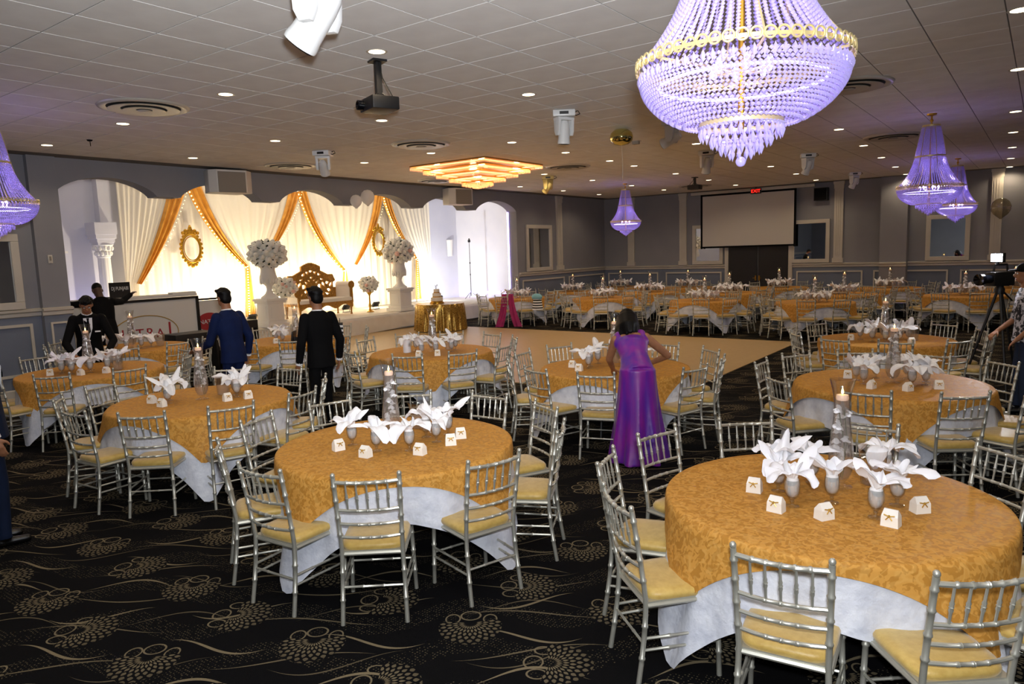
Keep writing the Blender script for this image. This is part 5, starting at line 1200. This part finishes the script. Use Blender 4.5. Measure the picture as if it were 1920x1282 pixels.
def figure(name, label, loc, facing, height, bend, headp, headyaw, arms, skin, legs_mat, outfit, hair='short', legs=None, face=True, lean=0.):
    """arms: {side: (elbow, wrist)} offsets in the figure's frame: x right, y forward, z up"""
    k = height / 1.75; rz = math.atan2(facing[1], facing[0]) - PI / 2
    t = empty('person', (loc[0], loc[1], 0), rz, label, 'person')
    P = Vector((lean * .5, -.10 * math.sin(bend), .965 * k)); up = Vector((lean, math.sin(bend), math.cos(bend))).normalized(); X = Vector((1, 0, 0)); X = (X - up * X.dot(up)).normalized(); fw = up.cross(X)
    nb = P + up * .53 * k
    H = Matrix.Rotation(headyaw, 3, 'Z') @ Matrix.Rotation(-(bend * .75 + headp), 3, 'X')
    hc = nb + (up * .055 + H @ Vector((0, .025, .130))) * k
    body = MB(); HF = lambda v: hc + H @ (Vector(v) * k)
    body.ball(HF((0, -.008, .02)), (.077 * k, .097 * k, .108 * k), 18, 12, H); body.ball(HF((0, .022, -.052)), (.058 * k, .068 * k, .066 * k), 14, 10, H)
    body.ball(HF((0, .100, -.018)), (.013 * k, .022 * k, .024 * k), 8, 6, H); body.ball(HF((0, .082, .022)), (.045 * k, .018 * k, .012 * k), 10, 6, H)
    for s in (-1, 1): body.ball(HF((s * .079, -.012, -.01)), (.012 * k, .024 * k, .033 * k), 8, 6, H)
    cap(body, nb - up * .05 * k, .068 * k, HF((0, -.024, -.05)), .058 * k)
    loft(body, [(P - up * .06 * k, X, fw, .15 * k, .105 * k), (P + up * .08 * k, X, fw, .15 * k, .10 * k), (P + up * .22 * k, X, fw, .135 * k, .092 * k), (P + up * .38 * k, X, fw, .165 * k, .105 * k), (P + up * .48 * k, X, fw, .15 * k, .085 * k), (nb, X, fw, .07 * k, .06 * k)])
    sh = {s: P + up * .46 * k + X * s * .165 * k for s in (-1, 1)}
    el, wr = {}, {}
    for s in (-1, 1):
        el[s] = Vector(arms[s][0]); wr[s] = Vector(arms[s][1])
        cap(body, sh[s], .052 * k, el[s], .040 * k); cap(body, el[s], .040 * k, wr[s], .027 * k)
        d = (wr[s] - el[s]).normalized(); nrm = arms[s][2] if len(arms[s]) > 2 else (-s, .3, 0)
        hand(body, wr[s], d, nrm, s * (1 if True else -1), arms[s][3] if len(arms[s]) > 3 else .45, k)
    legs = legs or {-1: (-.10, .0), 1: (.10, .04)}
    for s in (-1, 1):
        hp = P + Vector((s * .085 * k, 0, -.05 * k)); an = Vector((legs[s][0], legs[s][1], .085)); kn = hp.lerp(an, .5) + Vector((0, .03, 0))
        cap(body, hp, .085 * k, kn, .058 * k); cap(body, kn, .058 * k, an, .045 * k); 
        cap(body, an + Vector((0, -.03, -.045)), .038, an + Vector((0, .14, -.052)), .032)
    zsh = .075; hcn = np.array(hc); nbn = np.array(nb + up * .03 * k)
    wrn = {s: np.array(wr[s]) for s in (-1, 1)}; eln = {s: np.array(el[s]) for s in (-1, 1)}; shn = {s: np.array(sh[s]) for s in (-1, 1)}
    upn = np.array(up); pn = np.array(P)
    def cls(c):
        out_ = np.ones(len(c))                         # 0 skin 1 legs 2 shoes
        out_[c[:, 2] < zsh] = 2
        out_[((c - pn) @ upn) > .12 * k] = 0
        for s in (-1, 1):
            for a, b in ((shn[s], eln[s]), (eln[s], wrn[s] + (wrn[s] - eln[s]) * .9)):
                ab = b - a; u = np.clip(((c - a) @ ab) / (ab @ ab), 0, 1); out_[np.linalg.norm(c - a - u[:, None] * ab, axis=1) < .075] = 0
        return out_
    place('body', remeshed('body', body, [skin, legs_mat, 'shoe_black'], .0085, cls, 3), t)
    if face:
        m = MB(); m.cur = 0
        for s in (-1, 1): m.cur = 0; m.ball(HF((s * .030, .083, .008)), .0115 * k, 8, 6); m.cur = 1; m.ball(HF((s * .030, .091, .008)), .0058 * k, 8, 6)
        m.obj('eyes', ['shirt_white', 'eye_dark'], t); m = MB(); m.ball(HF((0, .087, -.064)), (.024 * k, .010 * k, .008 * k), 10, 6, H); m.obj('mouth', 'lip', t)
        m = MB()
        for s in (-1, 1): m.ball(HF((s * .031, .094, .032)), (.020 * k, .006 * k, .005 * k), 8, 5, H)
        m.obj('eyebrows', 'hair_black', t)
    hm = MB()
    if hair == 'short':
        hm.ball(HF((0, -.020, .050)), (.083 * k, .102 * k, .088 * k), 18, 12, H); hm.ball(HF((0, -.052, -.012)), (.080 * k, .062 * k, .085 * k), 14, 10, H)
        r_ = random.Random(9)
        for q in range(70):
            a = r_.uniform(0, 6.3); b = r_.uniform(.25, 1.5); d = Vector((math.cos(a) * math.cos(b), math.sin(a) * math.cos(b), math.sin(b))); p0 = Vector((0, -.020, .040)) + Vector((d.x * .078, d.y * .096, d.z * .088)); cap(hm, HF(p0), .013 * k, HF(p0 + d * .018 + Vector((r_.uniform(-.012, .012), .014, -.004))), .007 * k, 6)
        for s in (-1, 1): hm.ball(HF((s * .066, -.018, .005)), (.020 * k, .045 * k, .05 * k), 8, 6, H)
        for q in range(7): hm.ball(HF((-.05 + .0165 * q, .058 + .012 * math.sin(q * 2.1), .098 + .01 * math.cos(q * 1.7))), (.020 * k, .026 * k, .022 * k), 8, 6, H)
    elif hair == 'crop':
        hm.ball(HF((0, -.022, .042)), (.081 * k, .096 * k, .092 * k), 18, 12, H)
    elif hair == 'cap':
        hm.ball(HF((0, -.012, .050)), (.084 * k, .104 * k, .082 * k), 18, 12, H); hm.ball(HF((0, .11, .045)), (.068 * k, .07 * k, .010 * k), 14, 6, H)
    else:
        hm.ball(HF((0, -.022, .040)), (.092 * k, .110 * k, .100 * k), 18, 12, H); r_ = random.Random(4)
        for q in range(24):
            a = PI * (1.0 + (q - 11.5) / 11.5 * .72) + PI / 2 + PI; a = -PI / 2 + (q - 11.5) / 11.5 * 1.9
            p0 = HF((.080 * math.cos(a), -.02 + .088 * math.sin(a), .02)); dn = Vector((r_.uniform(-.02, .02), r_.uniform(-.02, .02), -1)); out_ = (H @ Vector((math.cos(a), math.sin(a), 0))) * .03
            bk = Vector((0, -.12, .02)) * max(0, -math.sin(a)); p1 = p0 + out_ * .8 + dn * .11 + bk; p2 = p1 + dn * r_.uniform(.08, .14) + bk * .35 + out_ * r_.uniform(-.3, .9)
            cap(hm, p0, .036, p1, .034, 8); cap(hm, p1, .034, p2, r_.uniform(.012, .022), 8)
    place('cap' if hair == 'cap' else 'hair', remeshed('hair', hm, ['black_matte' if hair == 'cap' else 'hair_black'], .009, None, 2), t)
    g = 1.0
    if outfit.get('jacket'):
        j = MB(); lg = outfit.get('length', .16)
        loft(j, [(P - Vector((0, 0, lg * k)) , Vector((1, 0, 0)), Vector((0, 1, 0)), .188 * k, .150 * k), (P - up * .02 * k, X, fw, .178 * k, .135 * k), (P + up * .14 * k, X, fw, .165 * k, .118 * k), (P + up * .32 * k, X, fw, .188 * k, .128 * k), (P + up * .44 * k, X, fw, .195 * k, .112 * k), (P + up * .52 * k, X, fw, .12 * k, .085 * k), (P + up * .55 * k, X, fw, .074 * k, .074 * k)])
        cuff = outfit.get('cuff', 1.)
        for s in (-1, 1):
            cap(j, sh[s] + X * s * .012, .070 * k, el[s], .056 * k)
            if cuff > .3: cap(j, el[s], .056 * k, el[s].lerp(wr[s], cuff * .93), .045 * k)
        place(outfit.get('name', 'jacket'), remeshed('jacket', j, [outfit['jacket']], .011, None, 4), t)
        if outfit.get('shirt'):
            m = MB(); loft(m, [(nb - up * .015 * k, X, fw, .080 * k, .078 * k), (nb + up * .032 * k, X, fw, .069 * k, .070 * k)], 20); cuffm = MB()
            for s in (-1, 1): d = (wr[s] - el[s]).normalized(); cuffm.tube([el[s].lerp(wr[s], .88), el[s].lerp(wr[s], 1.02)], .0435 * k, 12)
            m.obj('shirt_collar', 'shirt_white', t); cuffm.obj('shirt_cuffs', 'shirt_white', t)
            m = MB(); b0 = nb + fw * .085 * k - up * .02 * k; b1 = P + up * .18 * k + fw * .128 * k
            a0 = b0 - up * .0 + X * .055 * k; m.add([b0 - X * .058 * k + fw * .004, b0 + X * .058 * k + fw * .004, nb - up * .17 * k + X * .05 * k + fw * .134 * k, b1, nb - up * .17 * k - X * .05 * k + fw * .134 * k], [(0, 1, 2, 3, 4)]); m.obj('shirt_front', 'shirt_white', t, smooth=False)
            m = MB(); tp = nb + fw * .096 * k - up * .02 * k; m.prism([(-.018, 0), (.018, 0), (.012, -.03), (.026, -.20), (.0, -.235), (-.026, -.20), (-.012, -.03)], .012, lambda u, v, w_: tp + X * u * k + up * v * k + fw * (w_ + .034 * min(1, -v / .15)) * k); m.obj('necktie', 'suit_black', t, smooth=False)
        if outfit.get('square'):
            m = MB(); q = P + up * .30 * k - X * .115 * k + fw * .122 * k; m.box(q, (.07, .008, .02)); m.obj('pocket_square', 'shirt_white', t, smooth=False)
    if outfit.get('dress'):
        d_ = MB()
        loft(d_, [(P + up * .455 * k, X, fw, .150 * k, .088 * k), (P + up * .38 * k, X, fw, .176 * k, .118 * k), (P + up * .22 * k, X, fw, .148 * k, .108 * k), (P + up * .10 * k, X, fw, .165 * k, .118 * k), (P - up * .02 * k, X, fw, .190 * k, .138 * k)], 24)
        for s in (-1, 1): cap(d_, P + up * .40 * k + X * s * .125 * k, .068 * k, P + up * .505 * k + X * s * .118 * k, .058 * k)
        n = 48; P_ = []; hz = P.z
        for j_ in range(12):
            q = j_ / 11; z = hz + .04 - (hz + .02) * q
            for i in range(n):
                a = 2 * PI * i / n; wv = 1 + .11 * q * math.sin(7 * a + 2 * q) + .06 * q * math.sin(12 * a + 1); rx = (.188 + .12 * q ** 1.3) * wv * k; ry = (.140 + .17 * q ** 1.3) * wv * k
                P_.append((P.x + rx * math.cos(a) + .0 * q, P.y * (1 - q) - .0 * q + ry * math.sin(a) - .02 * q, z))
        d_.add(P_, [(j_ * n + i, j_ * n + (i + 1) % n, (j_ + 1) * n + (i + 1) % n, (j_ + 1) * n + i) for j_ in range(11) for i in range(n)] + [tuple(reversed(range(n))), tuple(range(11 * n, 12 * n))])
        place('dress', remeshed('dress', d_, ['dress_purple'], .010, None, 3), t)
    return t
down = lambda s, k=1.: ((s * .27 * k, -.03, 1.12 * k), (s * .28 * k, .04, .86 * k))
SUITB = dict(jacket='suit_black', shirt=True)
figure('woman', 'woman in a sleeveless purple gown leaning over a set round table', (-3.20, 6.46), (-.52, .86), 1.66, .80, .1, .1,
       {-1: ((-.31, .36, .99), (-.26, .60, .84), (0, 0, -1), .3), 1: ((.30, .34, 1.02), (.10, .52, .90), (0, 0, -1), .3)}, 'skin_brown', 'dress_purple', dict(dress=True), hair='long', lean=-.10)
figure('blue', 'young man in a bright blue suit reaching an arm across a table', (-8.70, 5.40), (-.97, -.12), 1.74, .12, .05, .0,
       {-1: ((-.26, .12, 1.08), (-.22, .46, .98), (0, 0, -1), .4), 1: down(1)}, 'skin_brown', 'suit_blue', dict(jacket='suit_blue', shirt=True))
figure('black', 'young man in a black suit standing with arms lowered before the stage', (-7.22, 5.68), (-.97, .15), 1.74, .03, .05, .1, {-1: down(-1), 1: down(1)}, 'skin_brown', 'suit_black', SUITB)
figure('dj', 'man in black leaning on the booth with both arms spread', (-13.62, 5.98), (-1, .1), 1.84, .28, .5, .0,
       {-1: ((-.42, .32, 1.46), (-.66, .50, 1.56), (0, 0, -1), .4), 1: ((.42, .32, 1.46), (.66, .50, 1.58), (0, 0, -1), .4)}, 'skin_dark', 'suit_black', dict(jacket='suit_black'), hair='crop')
figure('bender', 'young man in a black suit and tie bending over a set table', (-11.32, 4.72), (.93, -.36), 1.72, .32, .35, .0,
       {-1: ((-.30, .25, 1.05), (-.20, .48, .90), (0, 0, -1), .3), 1: ((.30, .25, 1.05), (.22, .46, .90), (0, 0, -1), .3)}, 'skin_brown', 'suit_black', dict(jacket='suit_black', shirt=True, square=True))
figure('navy', 'man in a dark navy suit with lowered hand standing apart on the carpet', (-6.50, 1.89), (.25, .97), 1.86, .02, .0, .2, {-1: down(-1, 1.05), 1: down(1, 1.05)}, 'skin_brown', 'suit_navy', dict(jacket='suit_navy', shirt=True))
figure('videographer', 'man in a black and white floral shirt and cap behind a video camera', (-.14, 10.55), (-.85, -.20), 1.76, .03, .0, .0,
       {-1: ((-.29, -.04, 1.12), (-.24, .14, .92), (0, 0, -1), .6), 1: ((.28, .06, 1.12), (.16, .26, .98), (0, 0, -1), .8)}, 'skin_brown', 'jeans', dict(jacket='floral_shirt', cuff=0., length=.10, name='shirt'), hair='cap')
# video camera with lamp on a tripod
t = empty('video_camera', (-.45, 11.15, 0), math.radians(143), 'video camera on a tripod with a glaring white lamp on top', 'camera')
m = MB(); m.box((0, 0, 1.60), (.14, .34, .18)); b = m.obj('camera_body', 'black_plastic', t, bevel=.015)
m = MB(); m.lathe([(0, 0), (.055, 0), (.06, .12), (.075, .14), (.075, .19), (.05, .18), (0, .16)], 18, c=(0, .17, 1.60), axis=(0, 1, 0)); m.obj('lens', 'lens_dark', b)
m = MB(); m.tube([(0, -.12, 1.69), (0, -.1, 1.78), (0, .1, 1.78), (0, .12, 1.69)], .014, 6); m.obj('top_handle', 'black_plastic', b)
m = MB(); m.box((0, .06, 1.80), (.03, .03, .06)); m.box((0, .05, 1.87), (.17, .05, .12)); lh = m.obj('lamp_housing', 'black_plastic', t, bevel=.006)
m = MB(); m.box((0, .078, 1.87), (.15, .008, .10)); m.obj('lamp_panel', 'video_lamp', lh, smooth=False)
for k in range(3): a = k * 2.094 + .5; m = MB(); m.tube([(.03 * math.cos(a), .03 * math.sin(a), 1.42), (.42 * math.cos(a), .42 * math.sin(a), .015)], [.018, .013], 6); m.obj('leg', 'black_plastic', t)
m = MB(); m.lathe([(.05, 1.40), (.06, 1.46), (.04, 1.51)], 10); m.tube([(0, 0, 1.48), (.08, -.32, 1.30)], .011, 6); m.obj('tripod_head', 'black_plastic', t)
lamp('video_lamp_light', 'SPOT', (-.50, 11.05, 1.88), 100, (.93, .95, 1.), .06, aim=(-1.6, 8.6, .8), spot=math.radians(120), blend=.7)
